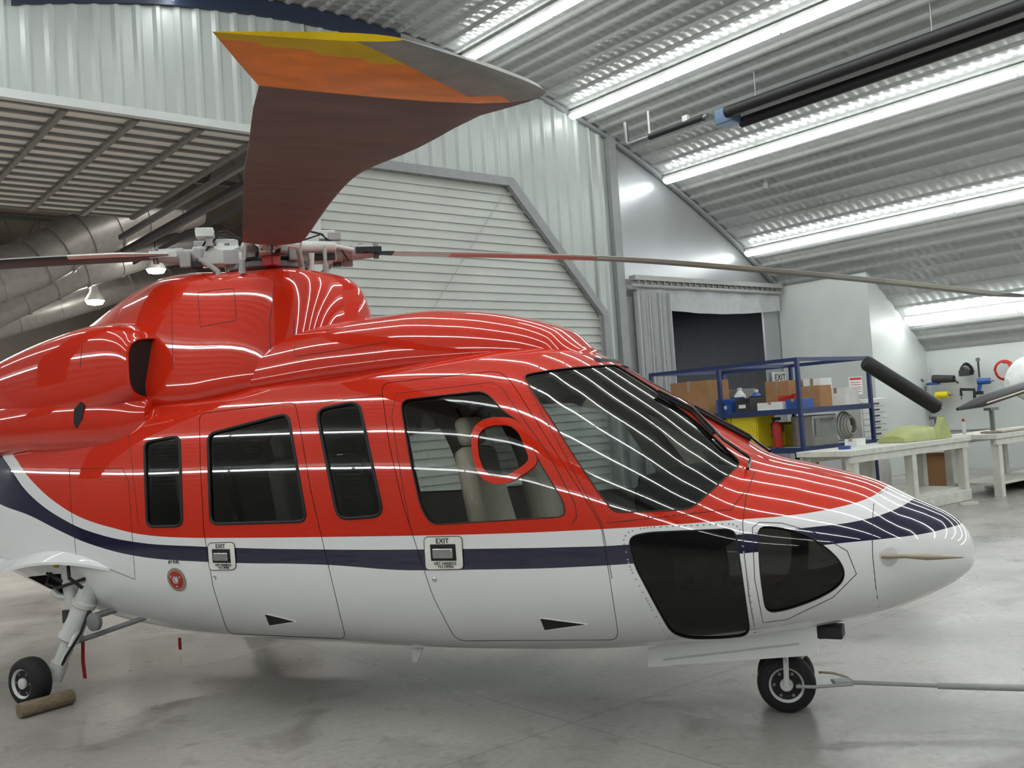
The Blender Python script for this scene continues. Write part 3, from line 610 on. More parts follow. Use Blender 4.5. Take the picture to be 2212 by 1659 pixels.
def curve_pts(pts,extra):
    out=[]
    for px,py in pts:
        h=cast(px,py)
        if h is not None: out.append((h.x,h.z))
    out+=extra; out.sort(); r=[]
    for p in out:
        if not r or p[0]-r[-1][0]>.03: r.append(p)
    return r
rw=curve_pts([(2,930),(14,962),(30,985),(70,1040),(120,1085),(180,1120),(250,1142),(310,1155),(420,1162),(700,1160),(1000,1155),(1300,1143),(1600,1122),(1700,1114),(1800,1098),(1880,1074)],[(-6.4,2.5),(-5.85,2.3),(.68,1.30),(.8,1.4),(1.1,1.5)])
bu=curve_pts([(2,975),(20,1008),(70,1074),(130,1118),(200,1150),(300,1172),(420,1180),(700,1187),(900,1187),(1300,1180),(1590,1155),(1740,1140),(1850,1126),(1920,1106)],[(-6.4,2.3),(-5.85,2.1),(.82,1.22),(.95,1.3),(1.1,1.4)])
bl=curve_pts([(2,1090),(60,1112),(130,1147),(200,1177),(300,1202),(450,1214),(700,1220),(900,1232),(1000,1231),(1300,1222),(1600,1196),(1830,1172),(1900,1165),(2000,1152),(2060,1137)],[(-6.4,1.7),(-5.85,1.5),(1.03,1.06),(1.07,1.4)])
liv=bpy.data.materials.new('livery_paint'); liv.use_nodes=True; nt=liv.node_tree; b=nt.nodes['Principled BSDF']; b.inputs['Roughness'].default_value=.5; b.inputs['Specular IOR Level'].default_value=.1; b.inputs['Coat Weight'].default_value=1; b.inputs['Coat Roughness'].default_value=.012; b.inputs['Coat IOR'].default_value=CIOR
tc=nt.nodes.new('ShaderNodeTexCoord'); sp=nt.nodes.new('ShaderNodeSeparateXYZ'); nt.links.new(tc.outputs['Object'],sp.inputs[0])
mr=nt.nodes.new('ShaderNodeMapRange'); mr.inputs['From Min'].default_value=-6.5; mr.inputs['From Max'].default_value=1.1; nt.links.new(sp.outputs[0],mr.inputs[0])
def above(pts):
    fc=nt.nodes.new('ShaderNodeFloatCurve'); cv=fc.mapping.curves[0]
    q=[((x+6.5)/7.6,(z)/2.6) for x,z in pts]; q=[(0,q[0][1])]+q
    while len(cv.points)<len(q): cv.points.new(.5,.5)
    for p,(a,b3) in zip(cv.points,q): p.location=(a,b3); p.handle_type='AUTO_CLAMPED'
    fc.mapping.update(); nt.links.new(mr.outputs[0],fc.inputs['Value'])
    m=nt.nodes.new('ShaderNodeMath'); m.operation='MULTIPLY'; m.inputs[1].default_value=2.6; nt.links.new(fc.outputs[0],m.inputs[0])
    g=nt.nodes.new('ShaderNodeMath'); g.operation='GREATER_THAN'; nt.links.new(sp.outputs[2],g.inputs[0]); nt.links.new(m.outputs[0],g.inputs[1]); return g.outputs[0]
def mixc(f,a,c2):
    m=nt.nodes.new('ShaderNodeMixRGB'); nt.links.new(f,m.inputs[0])
    if isinstance(a,tuple): m.inputs[1].default_value=a
    else: nt.links.new(a,m.inputs[1])
    m.inputs[2].default_value=c2; return m.outputs[0]
Wc=lin(WHC)+(1,)
c0=mixc(above(bl),Wc,lin(NAVC)+(1,)); c0=mixc(above(bu),c0,Wc); c0=mixc(above(rw),c0,lin(REDC)+(1,)); nt.links.new(c0,b.inputs['Base Color'])
fus=pbuild('fuselage',None,holes,0,liv,heli)
LX=[x for x in GX if -5.2<x<.86]
lrect=[(-5.2,-pi/2+.001),(.86,-pi/2+.001),(.86,1.5*pi-.001),(-5.2,1.5*pi-.001)]
lh=[]
for k in ('cockpit_win','cabin_win','mid_win','aft_win','screen','side_chin','front_chin'): lh+=[PP[k],mir(PP[k])]
lh+=[bay,mir(bay)]
pbuild('cabin_lining',lrect,lh,-.045,lining,heli,LX,GT,True)
for side in (0,1):
    f=mir if side else (lambda q:q)
    for dk,wk,gm in (('cockpit_door','cockpit_win',g_clear),('cabin_door','cabin_win',g_cabin)):
        d=pbuild(dk,f(doorin[dk]),[f(PP[wk])],0,liv,heli)
        pbuild('window_pane',f(PP[wk]),[],-.008,gm,d)
        gasket('window_seal',f(PP[wk]),.010 if wk=='cabin_win' else .004,black if wk=='cabin_win' else seam,d)
        s=MB(); rim(s,f(PP[dk]),-.001,-.04); s.build('door_jamb',seam,d)
    for wk,nm,gm,r in (('mid_win','cabin_window',g_cabin,.010),('aft_win','cabin_window',g_cabin,.010),('screen','windscreen',g_screen,.004),('side_chin','chin_window',g_chin,.004),('front_chin','chin_window',g_chin,.003)):
        w_=pbuild(nm,f(PP[wk]),[],-.006,gm,heli); gasket('window_seal',f(PP[wk]),r,black if r>.005 or 'chin' in wk else seam,w_)
rivm=M('rivet',(170,70,55),.4)
for k,d in (('screen',11),('side_chin',11)):
    for p in dens(insetp(dens(rounded(P[k],14),13),-d),24):
        h=cast(p.x,p.y)
        if h is not None and h.y<-.03:
            n=nrm(*inv(h)); s=MB(); s.lathe(h-n*.002,n,[(0,.006),(.004,.005),(.006,.002)],6); s.build('rivet',rivm if k=='screen' else lgrey,heli)
for ln in ([(1930,1052),(1900,1066),(1887,1090),(1884,1140),(1885,1200),(1892,1270),(1898,1311)],[(1630,1020),(1612,1070),(1604,1130),(1608,1200),(1618,1290),(1632,1366)],[(1130,815),(1200,945),(1300,1130),(1322,1250)],[(150,1012),(265,1012),(278,1040),(285,1150),(292,1250)],[(150,1012),(155,1110),(165,1200),(292,1252)],
    [(1625,1140),(1630,1250),(1648,1345),(1700,1338),(1800,1290),(1850,1240),(1830,1190),(1760,1150),(1690,1130),(1640,1128),(1625,1140)],[(270,880),(285,1000),(300,1138)],[(690,870),(830,852)],[(1310,1130),(1580,1100),(1610,1060)],
    [(885,1133),(868,1040),(846,900),(856,850),(1062,826),(1086,840),(1190,990),(1242,1088),(1246,1118),(1234,1134)]):
    q=[cast(p.x,p.y) for p in dens(ln,15,False)]; q=[h for h in q if h is not None]
    if len(q)>2: s=MB(); s.tube(q,.0022,5); s.build('panel_seam',seam,heli)
# red ring of the vent window: an outer outline and the same outline drawn in towards its middle
vo=[(1018,938),(1032,914),(1062,903),(1108,903),(1134,924),(1164,998),(1150,1014),(1100,1045),(1066,1047),(1038,1032),(1022,992)]
vc=Vector((sum(p[0] for p in vo)/len(vo),sum(p[1] for p in vo)/len(vo)))
vi=[tuple(vc+(Vector(p)-vc)*.77) for p in vo]
po_,pi_=poly(vo,16,8),poly(vi,12,8)
vf=pbuild('vent_frame',po_,[pi_],.012,red,heli)
s=MB(); rim(s,po_,.012,-.008); rim(s,pi_,.012,-.008); s.build('vent_edge',red,vf)
pbuild('vent_pane',pi_,[],.002,g_chin,heli)
def basis_at(px,py):
    h=cast(px,py); q=inv(h); n=nrm(*q); ux=Vector((1,0,0)); ux=(ux-n*n.x).normalized(); return h,n,ux,n.cross(ux)
blk=M('lettering_black',(25,25,25),.6)
for (x0,y0,x1,y1,dx) in ((916,1160,1002,1231,-2),(449,1173,511,1232,-2)):
    pl=pbuild('exit_placard',poly([(x0,y0),(x1-4,y0-2),(x1,y1-2),(x0+4,y1)],10,6),[],.004,cream,heli); gasket('placard_edge',poly([(x0,y0),(x1-4,y0-2),(x1,y1-2),(x0+4,y1)],10,6),.0025,seam,pl,.003)
    cx=(x0+x1)/2; w=(x1-x0); hgt=y1-y0; k=1 if w>70 else .93
    h,n,ux,uy=basis_at(cx-3,y0+.12*hgt); text('lettering','EXIT',.042*k,blk,pl,h+n*.006,ux,uy)
    h,n,ux,uy=basis_at(cx+4,y0+.85*hgt); text('lettering','LIFT HANDLE\nTO OPEN',.024*k,blk,pl,h+n*.006,ux,uy)
    h,n,ux,uy=basis_at(cx-1,y0+.47*hgt); ro=Matrix((ux,uy,n)).transposed()
    s=MB(); s.box(h+n*.004,(.165*k,.096*k,.008),ro); hd=s.build('handle_recess',black,pl,bev=.01)
    s=MB(); s.box(h+n*.012-uy*.004,(.13*k,.058*k,.014),ro); hb=s.build('handle_bar',chrome,hd,bev=.006)
for px,py in ((939,1252),(464,1247)):
    h,n,ux,uy=basis_at(px,py); s=MB(); s.lathe(h,n,[(-.004,.014),(.004,.014),(.006,.01),(.004,.008),(.004,.001)],14); s.build('door_lock',chrome,heli)
h,n,ux,uy=basis_at(382,1252); s=MB(); s.lathe(h,n,[(-.02,.082),(.004,.082),(.007,.07),(.006,.062)],28); fc_=s.build('fuel_cap',tan,heli); s=MB(); s.lathe(h,n,[(0,.06),(.008,.06),(.01,.05),(.008,.001)],28); s.build('cap_disc',redp,fc_)
ro=Matrix((ux,uy,n)).transposed()
s=MB(); s.lathe(h+n*.008,n,[(0,.03),(.006,.028),(.007,.02),(.004,.018)],20); s.build('cap_ring',chrome,fc_)
s=MB(); s.box(h+n*.014,(.012,.05,.008),ro@Matrix.Rotation(.5,3,'Z')); s.build('cap_latch',chrome,fc_)
for k in range(3):
    a=2.1*k+.5; s=MB(); s.box(h+n*.01+(ux*cos(a)+uy*sin(a))*.045,(.018,.006,.003),ro@Matrix.Rotation(a+pi/2,3,'Z')); s.build('cap_mark',paper,fc_)
h,n,ux,uy=basis_at(376,1214); text('lettering','JET FUEL',.026,blk,heli,h+n*.003,ux,uy)
for tri in ([(572,1325),(642,1342),(582,1351)],[(1166,1334),(1272,1348),(1176,1361)]):
    w_=pbuild('air_scoop',poly(tri,3,5),[],.003,black,heli); gasket('scoop_edge',poly(tri,3,5),.003,white,w_,.003)
h,n,ux,uy=basis_at(1920,1200); s=MB(); s.lathe(h,n,[(-.01,.05),(.005,.05),(.01,.042),(.01,.001)],20); pb=s.build('probe_base',whitemet,heli)
s=MB(); s.tube([h+n*.005-ux*.04,h+n*.03-ux*.01,h+n*.045+Vector((.06,0,.002)),h+n*.045+Vector((.16,0,-.002)),h+n*.045+Vector((.22,0,-.003)),h+n*.045+Vector((.33,0,-.004))],[.014,.014,.011,.017,.013,.003],10); s.build('probe',tan,pb)
q=at_y(900,1413,-.3); s=MB(); s.prism([(q.x-.04,q.y,q.z+.04),(q.x+.05,q.y,q.z+.04),(q.x-.0,q.y,q.z-.05),(q.x-.035,q.y,q.z-.055)],(0,.015,0)); s.build('blade_antenna',white,heli)
for pts in ([(1612,1022),(1618,1000),(1560,960),(1490,890),(1418,852)],[(1660,985),(1640,972),(1590,930),(1540,893),(1495,885)]):
    q=[]
    for p in dens(pts,30,False):
        h=cast(p.x,p.y)
        if h is not None: q.append(h+nrm(*inv(h))*.03)
    s=MB(); s.tube(q,.010,6); a_=s.build('wiper_arm',blackgloss,heli)
    s=MB(); k=len(q)//2; s.tube([p-Vector((0,0,.02)) for p in q[k:]],.014,6); s.build('wiper_blade',black,a_)
# --- roof cowlings
CV=[];CF=[]
def cowl(name,tab,yc,n,mat,parent,sgn=1,front=None,M_=80,zwf=.3,depth=.3,lip=.93,tp=0,pw=1.8,N_=90):
    tab=sorted(tab); xs=[r[0] for r in tab]; fs=[pchip(xs,[r[i] for r in tab]) for i in (1,2,3)]; rs=[]
    for i in range(N_+1):
        u=i/N_; u=1-(1-u)**pw; x=xs[0]+(xs[-1]-xs[0])*u; zt,zb,hw=[f(x) for f in fs]; zw=zb+(zt-zb)*zwf; r=[]
        for k in range(M_):
            a=2*pi*k/M_; c,s_=cos(a),sin(a); h=(zt-zw) if s_>=0 else (zw-zb)
            hz=math.copysign(abs(s_)**(2/n),s_); kk=1-tp*max(0,hz)
            r.append((x,sgn*(yc+kk*hw*math.copysign(abs(c)**(2/n),c)),zw+h*hz))
        rs.append(r)
    s=MB(); s.rings(rs,0,True,front is None)
    if front:
        c=Vector([sum(p[k] for p in rs[-1])/M_ for k in range(3)])
        sc=lambda r,kk,dx:[tuple(c+(Vector(p)-c)*kk+Vector((dx,0,0))) for p in r]
        s.rings([rs[-1],sc(rs[-1],(1+lip)/2,.008),sc(rs[-1],lip,.0)],0,False,False); s.rings([sc(rs[-1],lip,.0),sc(rs[-1],lip-.03,-depth)],1,False,True)
    o=len(CV); CV.extend(Vector(p) for p in s.v); CF.extend(tuple(i+o for i in f) for f in s.f)
    return s.build(name,mat,parent,ang=60)
ptab=[(-7.3,2.0,1.7,.2),(-6.5,2.32,1.7,.36),(-5.7,2.62,1.8,.54),(-5.25,2.80,1.9,.66),(-4.9,2.93,1.95,.73),(-4.6,3.03,1.98,.77),(-4.3,3.08,2.0,.79)]
for t_ in (0,.12,.24,.36,.48,.58,.67,.75,.82,.88,.92,.95,.975,.99,1.0):
    ptab.append((-3.75+.84*t_,2.35+(.68-.05*t_)*(1-t_**7)**(1/2.6),2.0+.1*t_,.04+.75*(1-t_**2.7)**(1/2.3)))
cowl('pylon_fairing',ptab,0,4.8,red,heli,zwf=.2,tp=.3,pw=2.4,N_=140)
cowl('roof_fairing',[(-4.2,2.40,2.0,.62),(-3.6,2.46,2.02,.68),(-3.2,2.51,2.04,.72),(-2.7,2.56,2.06,.72),(-2.2,2.565,2.08,.66),(-1.8,2.52,2.1,.56),(-1.5,2.45,2.12,.45),(-1.25,2.35,2.12,.33),(-1.1,2.22,2.1,.2)],0,3.0,red,heli,zwf=.3,tp=.1)
for sg in (-1,1):
    cowl('engine_nacelle',[(-7.0,2.15,1.85,.15),(-6.2,2.36,1.88,.29),(-5.5,2.55,1.92,.385),(-5,2.645,1.95,.405),(-4.6,2.69,1.98,.405),(-4.4,2.68,2.01,.40),(-4.28,2.645,2.05,.39),(-4.21,2.60,2.08,.38),(-4.17,2.555,2.10,.37)],.60,4.0,[red,black],heli,sg,True,zwf=.5,lip=.93,pw=2.2,depth=.02)
    cowl('lower_nacelle_fairing',[(-6.6,2.0,1.75,.10),(-6,2.16,1.76,.20),(-5.4,2.24,1.76,.22),(-4.9,2.28,1.74,.21),(-4.5,2.26,1.74,.18),(-4.3,2.2,1.78,.14),(-4.15,2.1,1.88,.06)],.79,2.3,[red,black],heli,sg,None,zwf=.5)
CB=BVHTree.FromPolygons(CV,CF)
def ccast(px,py):
    d=lray(px,py).normalized(); h=CB.ray_cast(OL,d); g=BV.ray_cast(OL,d)
    if h[0] is None: return (g[0],g[1]) if g[0] is not None else (None,None)
    if g[0] is not None and g[3]<h[3]: return g[0],g[1]
    return h[0],h[1]
for ln in ([(372,606),(371,700),(374,800)],[(594,592),(590,640),(582,700),(585,770)],[(427,632),(505,622),(511,692),(433,706),(427,632)],[(635,694),(636,770)],[(178,735),(173,795)],[(640,770),(740,755),(840,738)],[(418,750),(470,748)]):
    q=[]
    for p in dens(ln,14,False):
        h=ccast(p.x,p.y)
        if h[0] is not None: q.append(h[0])
    if len(q)>1: s=MB(); s.tube(q,.0024,5); s.build('panel_seam',seam,heli)
q=[ccast(*p)[0] for p in ((160,884),(174,868),(181,874),(177,905),(165,926),(159,915))]
if all(p is not None for p in q):
    d=(OL-q[0]).normalized()*.012; s=MB(); s.prism([p-d for p in q],d*1.6); s.build('vent_slot',black,heli)
s=MB(); s.rings([[(-8.3,-.06,1.75),(-8.3,.06,1.75),(-9.5,.04,1.75),(-9.5,-.04,1.75)],[(-9.6,-.03,3.6),(-9.6,.03,3.6),(-10.3,.02,3.6),(-10.3,-.02,3.6)]]); s.build('tail_fin',white,heli)
s=MB(); s.box((-8.7,0,1.85),(.7,3.0,.07)); s.build('stabiliser',white,heli,bev=.02)
# --- interior
s=MB(); s.box((-2.7,0,.66),(3.2,1.5,.05)); s.box((-.9,0,.66),(.5,.9,.05)); s.build('cabin_floor',dgrey,heli)
seatgrey=M('cabin_seat_grey',(124,120,116),.9)
def seat(x,y,z,mat):
    s=MB(); s.box((x+.12,y,z+.12),(.5,.48,.14)); st=s.build('seat',mat,heli,bev=.04)
    ro=Matrix.Rotation(radians(-12),3,'Y'); s=MB(); s.box((x-.2,y,z+.48),(.14,.48,.72),ro,0,.85); s.build('seat_back',mat,st,bev=.05)
    s=MB(); s.box((x-.29,y,z+.93),(.1,.26,.18),ro); s.build('headrest',mat,st,bev=.04)
    s=MB(); s.box((x+.1,y,z-.03),(.4,.3,.18)); s.build('seat_base',dgrey,st)
for y in (-.42,.42): seat(-1.48,y,.80,fabric)
for x in (-2.85,-3.7):
    for y in (-.55,0,.55): seat(x,y,.78,seatgrey)
s=MB(); s.rings([[(-.14,y,1.25),(-.2,y,1.36),(-.62,y,1.42),(-.66,y,1.05),(-.4,y,.95),(-.17,y,1.0)] for y in (-.6,-.5,.5,.6)]); s.build('instrument_panel',dgrey,heli,bev=.02)
s=MB(); s.box((-.95,0,.85),(.7,.28,.4)); s.build('centre_console',dgrey,heli,bev=.03)
for y in (-.42,.42):
    s=MB(); s.tube([(-.8,y,.68),(-.85,y,.95),(-.98,y,1.15)],.018,8); s.lathe((-.98,y,1.13),(0,0,1),[(0,.02),(.03,.028),(.12,.024),(.15,.01)],10); s.build('control_stick',black,heli)
s=MB(); s.box((-1.25,0,2.1),(.6,.4,.07)); s.build('overhead_panel',dgrey,heli,bev=.02)
# --- landing gear
def wheel(name,c,r,wd,parent,ax=(0,1,0)):
    ax=Vector(ax).normalized(); u,w,_=frame(ax)
    c=Vector(c); s=MB(); s.lathe(c-ax*(wd/2),ax,[(0.02,r*.55),(0,r*.62),(.004,r*.8),(wd*.14,r*.93),(wd*.3,r*.985),(wd*.5,r),(wd*.7,r*.985),(wd*.86,r*.93),(wd-.004,r*.8),(wd,r*.62),(wd-.02,r*.55)],36); w_=s.build(name,tyre,parent)
    for sy in (-1,1):
        s=MB(); s.lathe(c+ax*(sy*(wd/2-.035)),ax*sy,[(0,.001),(0,r*.2),(.005,r*.35),(.01,r*.5),(.03,r*.58),(.032,r*.6),(.0,r*.6)],28); rm=s.build('rim',whitemet,w_)
        s=MB(); s.lathe(c+ax*(sy*(wd/2-.04)),ax*sy,[(0,r*.24),(.035,r*.22),(.04,r*.1),(.04,.001)],16); s.build('hub_cap',whitemet,rm)
        for k in range(6): s=MB(); s.lathe(c+ax*(sy*(wd/2-.03))+(u*cos(k*pi/3)+w*sin(k*pi/3))*r*.42,ax*sy,[(0,.01),(.014,.01)],6); s.build('wheel_bolt',steel,rm)
    return w_
s=MB(); s.lathe((0,0,.165),(0,0,1),[(0,.035),(.2,.035),(.2,.05),(.45,.05)],16); ng=s.build('nose_gear_strut',whitemet,heli)
nax=Vector((-.2,.98,0)).normalized()
s=MB(); s.tube([Vector((0,0,.165))-nax*.19,Vector((0,0,.165))+nax*.19],.022,10); s.build('axle',whitemet,ng)
s=MB(); s.tube([Vector((0,0,.165))-nax*.185,Vector((0,0,.165))-nax*.185+Vector((.005,0,.13)),Vector((.005,0,.32))-nax*.16],.016,8); s.build('fork_leg',whitemet,ng)
s=MB(); s.tube([(.02,0,.2),(.12,0,.32),(.03,0,.44)],.016,8); s.build('scissor_link',whitemet,ng)
for y in (-.11,.11): wheel('nose_wheel',Vector((0,0,.165))+nax*y,.165,.115,heli,nax)
for y in (-.26,.26):
    a0=at_y(1400,1412,-.26); a1=at_y(1400,1441,-.26); a2=at_y(1768,1415,-.26); a3=at_y(1768,1362,-.26)
    s=MB(); s.prism([(a0.x,y,a0.z+.03),(a1.x,y,a1.z),(a2.x,y,a2.z),(a2.x,y,a3.z+.1)],(0,.018 if y<0 else -.018,0)); gd=s.build('gear_door',white,heli)
    s=MB(); s.tube([(a1.x+.1,y-.004,a1.z+.05),(a2.x-.1,y-.004,a2.z+.06)],.006,6); s.build('door_stiffener',whitemet,gd)
s=MB(); s.box((.29,-.1,.47),(.14,.12,.07)); s.build('belly_lamp',dgrey,heli,bev=.01)
mg=HI@at_z(68,1525,0)
for sg in (1,-1):
    gy=mg.y*sg; gx=mg.x
    wheel('main_wheel',(gx,gy,.172),.172,.15,heli)
    top=Vector((gx+.33,gy+.30*sg,.84)); ax=Vector((gx+.06,gy+.16*sg,.19)); dv=(top-ax); O=lambda dx,dy,dz: Vector((gx+dx,gy+dy*sg,dz))
    s=MB(); s.tube([ax+dv*.34,ax+dv*.37,ax+dv*.4,ax+dv*.44,ax+dv*.7,ax+dv*.72,ax+dv*.76,ax+dv*.78,top],[.058,.084,.084,.076,.076,.088,.088,.075,.07],18); g=s.build('main_gear_strut',whitemet,heli)
    s=MB(); s.tube([ax,ax+dv*.42],.048,14); s.build('oleo_piston',whitemet,g)
    s=MB(); s.tube([O(0,-.02,.172),ax],.034,10); s.build('axle',whitemet,g)
    s=MB(); s.tube([ax-dv*.06,ax+dv*.12],[.062,.062],14); s.build('axle_collar',whitemet,g)
    s=MB(); s.tube([ax+Vector((.05,0,.03)),ax+Vector((.17,0,.19))],.025,8); s.build('scissor_link',whitemet,g)
    s=MB(); s.tube([ax+Vector((.17,0,.19)),ax+dv*.5+Vector((.05,0,0))],.025,8); s.build('scissor_link',whitemet,g)
    s=MB(); s.tube([ax+dv*.3,O(.85,.5,.6)],.018,8); s.build('drag_brace',grey,g)
    s=MB(); s.tube([ax+dv*.55,O(.62,.55,.66)],.024,8); s.build('drag_brace',grey,g)
    s=MB(); s.tube([top+Vector((-.05,0,.05)),O(.1,.4,.97)],.045,10); s.build('retract_actuator',whitemet,g)
    s=MB(); s.tube([O(.10,.28,1.0),O(.12,.26,.84),O(.17,.24,.58)],[.055,.05,.035],10); s.build('side_lever',whitemet,g)
    s=MB(); s.tube([O(-.04,.25,.76),O(.02,.25,.72),O(.14,.28,.71),O(.2,.3,.9)],.028,8); s.build('uplock_arm',whitemet,g)
    for hs,(rr_) in (([O(.3,.3,.9),O(.1,.22,.84),O(-.1,.26,.88),O(-.14,.36,.97)],.016),([O(.34,.22,.86),O(.12,.16,.80),O(-.04,.2,.82),O(-.07,.3,.94)],.012),([O(.22,.18,.95),O(.3,.12,.88),O(.36,.18,.8)],.013)):
        s=MB(); s.tube(hs,rr_,8); s.build('hydraulic_hose',black,g)
    s=MB(); s.tube([ax+dv*.7+Vector((.08,0,0)),ax+dv*.45+Vector((.14,-.05*sg,0)),ax+dv*.2+Vector((.1,-.06*sg,0)),ax+Vector((.05,0,.03))],.010,6); s.build('brake_hose',black,g)
    s=MB(); s.box(ax+dv*.62+Vector((-.06,-.06*sg,0)),(.05,.03,.09)); s.build('data_plate',dgrey,g)
    s=MB(); s.lathe(ax+dv*.62+Vector((.17,0,-.04)),(0,-sg,0),[(0,.03),(0,.065),(.03,.065),(.04,.035)],16); s.build('lamp_bracket',grey,g)
    s=MB(); s.lathe(O(.05,.24,.97),(0,-sg,0),[(0,.035),(.03,.035)],12); s.build('bay_fitting',yellow,g)
    if sg==1:
        s=MB(); a_=at_y(176,1372,gy+.3); b_=at_y(182,1466,gy+.3); s.rings([[a_.lerp(b_,k/8)+Vector((dx,.004*sin(k),0)) for dx in (-.016,.016)]+[a_.lerp(b_,k/8)+Vector((dx,.006+.004*sin(k),0)) for dx in (.016,-.016)] for k in range(9)]); s.build('warning_strap',redtag,g)
    s=MB(); rs=[]
    for k in range(13):
        u=k/12; x=gx+.72-1.5*u; zz=.97+.10*sin(pi*min(1,u*1.2))-.05*u; 
        rs.append([(x,(gy+.30*sg)-sg*.26*sin(pi*(.1+.6*u)),zz-.07),(x,(gy+.30*sg)-sg*.26*sin(pi*(.1+.6*u)),zz-.05),(x,gy+.34*sg,zz+.07),(x,gy+.34*sg,zz+.04)])
    s.rings(rs); s.build('gear_bay_door',white,heli)
a_=at_y(388,1380,.3); s=MB(); s.box(a_-Vector((0,0,.04)),(.03,.006,.1)); s.build('warning_tag',redtag,heli)
# --- rotor
HC=Vector((-3.67,0,3.17))
s=MB(); s.lathe((HC.x,0,2.8),(0,0,1),[(0,.24),(.12,.24),(.16,.2),(.2,.13),(.33,.12)],28); s.build('rotor_mast',dgrey,heli)
s=MB(); s.lathe((HC.x,0,3.02),(0,0,1),[(0,.28),(.02,.31),(.05,.31),(.07,.26)],32); s.build('swashplate',grey,heli)
s=MB(); s.lathe((HC.x,0,3.1),(0,0,1),[(0,.16),(.02,.26),(.1,.28),(.13,.22),(.16,.14),(.24,.12),(.25,.05)],32); hub=s.build('rotor_hub',M('hub_grey',(150,150,146),.5),heli)
XA=[1,.82,.6,.42,.26,.14,.06,.02,0]
YT=[.004,.022,.042,.054,.058,.05,.034,.02,0]
RING=[(x,y) for x,y in zip(XA,YT)]+[(x,-y*.8) for x,y in list(zip(XA,YT))[-2::-1]]
def blade(ang,zr,pal,pitch):
    d=Vector((cos(ang),sin(ang),0)); le=Vector((-sin(ang),cos(ang),0)); fz=pchip([a for a,_ in zr],[b3 for _,b3 in zr])
    rs_=[.72,.85,.95,1.05]+[1.2+.2*i for i in range(26)]+[6.28,6.32,6.345,6.37,6.4,6.43,6.46,6.49,6.52,6.545,6.57,6.59,6.61,6.63,6.645,6.66]
    def off(r):
        if r<1.05: k=.5+.5*(r-.72)/.33; return .195*k,-.195*k
        if r<6.345: return .195,-.195
        u=(r-6.345)/.315; return .195-.255*(u**1.2),-.195-.05*u
    rings=[]
    for r in rs_:
        l,t_=off(r); c=l-t_; th=1.0 if r<6.5 else max(.3,1-(r-6.5)*3.5); row=[]
        for x,y in RING: row.append(Vector((HC.x,0,0))+d*r+le*(l-c*x)+Vector((0,0,fz(r)+H+y*c*th+pitch*(l-c*x))))
        rings.append(row)
    def mi(i,j):
        r=(rs_[i]+rs_[i+1])/2; n=len(RING); x=(RING[j][0]+RING[(j+1)%n][0])/2; return pal(r,x,j<8)
    s=MB(); s.rings(rings,mi); return s.build('rotor_blade',[brown,whitemet,brownred,black,orange,yellow,bgrey,bdark],heli,ang=45)
def pal_near(r,x,up):
    if r>6.345:
        if x<.11 or (r>6.40 and x<.27): return 6
        return 5 if r>6.53+.10*x else 4
    return 6 if x<.02 else 0
def pal_side(r,x,up):
    if r<1.0: return 3
    if r<1.5: return 1
    if r<2.65: return 2 if x<.9 else 1
    if r>6.33: return 6
    return (1 if (up or x>.7) else 6)
def pal_left(r,x,up):
    if r<1.3: return 1 if (up or x<.2) else 3
    return (7 if not up else 6) if r<6.33 else 4
BL=[(radians(-48.3),[(.7,1.35),(1,1.305),(4,.945),(5.5,.640),(6,.542),(6.3,.466),(6.45,.435),(6.66,.394),(6.75,.376)],pal_near,0),(radians(38.3),[(.58,1.41),(2.65,1.30),(4.03,1.16),(5.06,1.036),(6.7,.81)],pal_side,.11),
(radians(218.3),[(.63,1.42),(1.84,1.39),(4,1.16),(6.7,.7)],pal_left,-.02),(radians(131.7),[(.7,1.4),(3,1.25),(5,.95),(6.7,.6)],pal_left,0)]
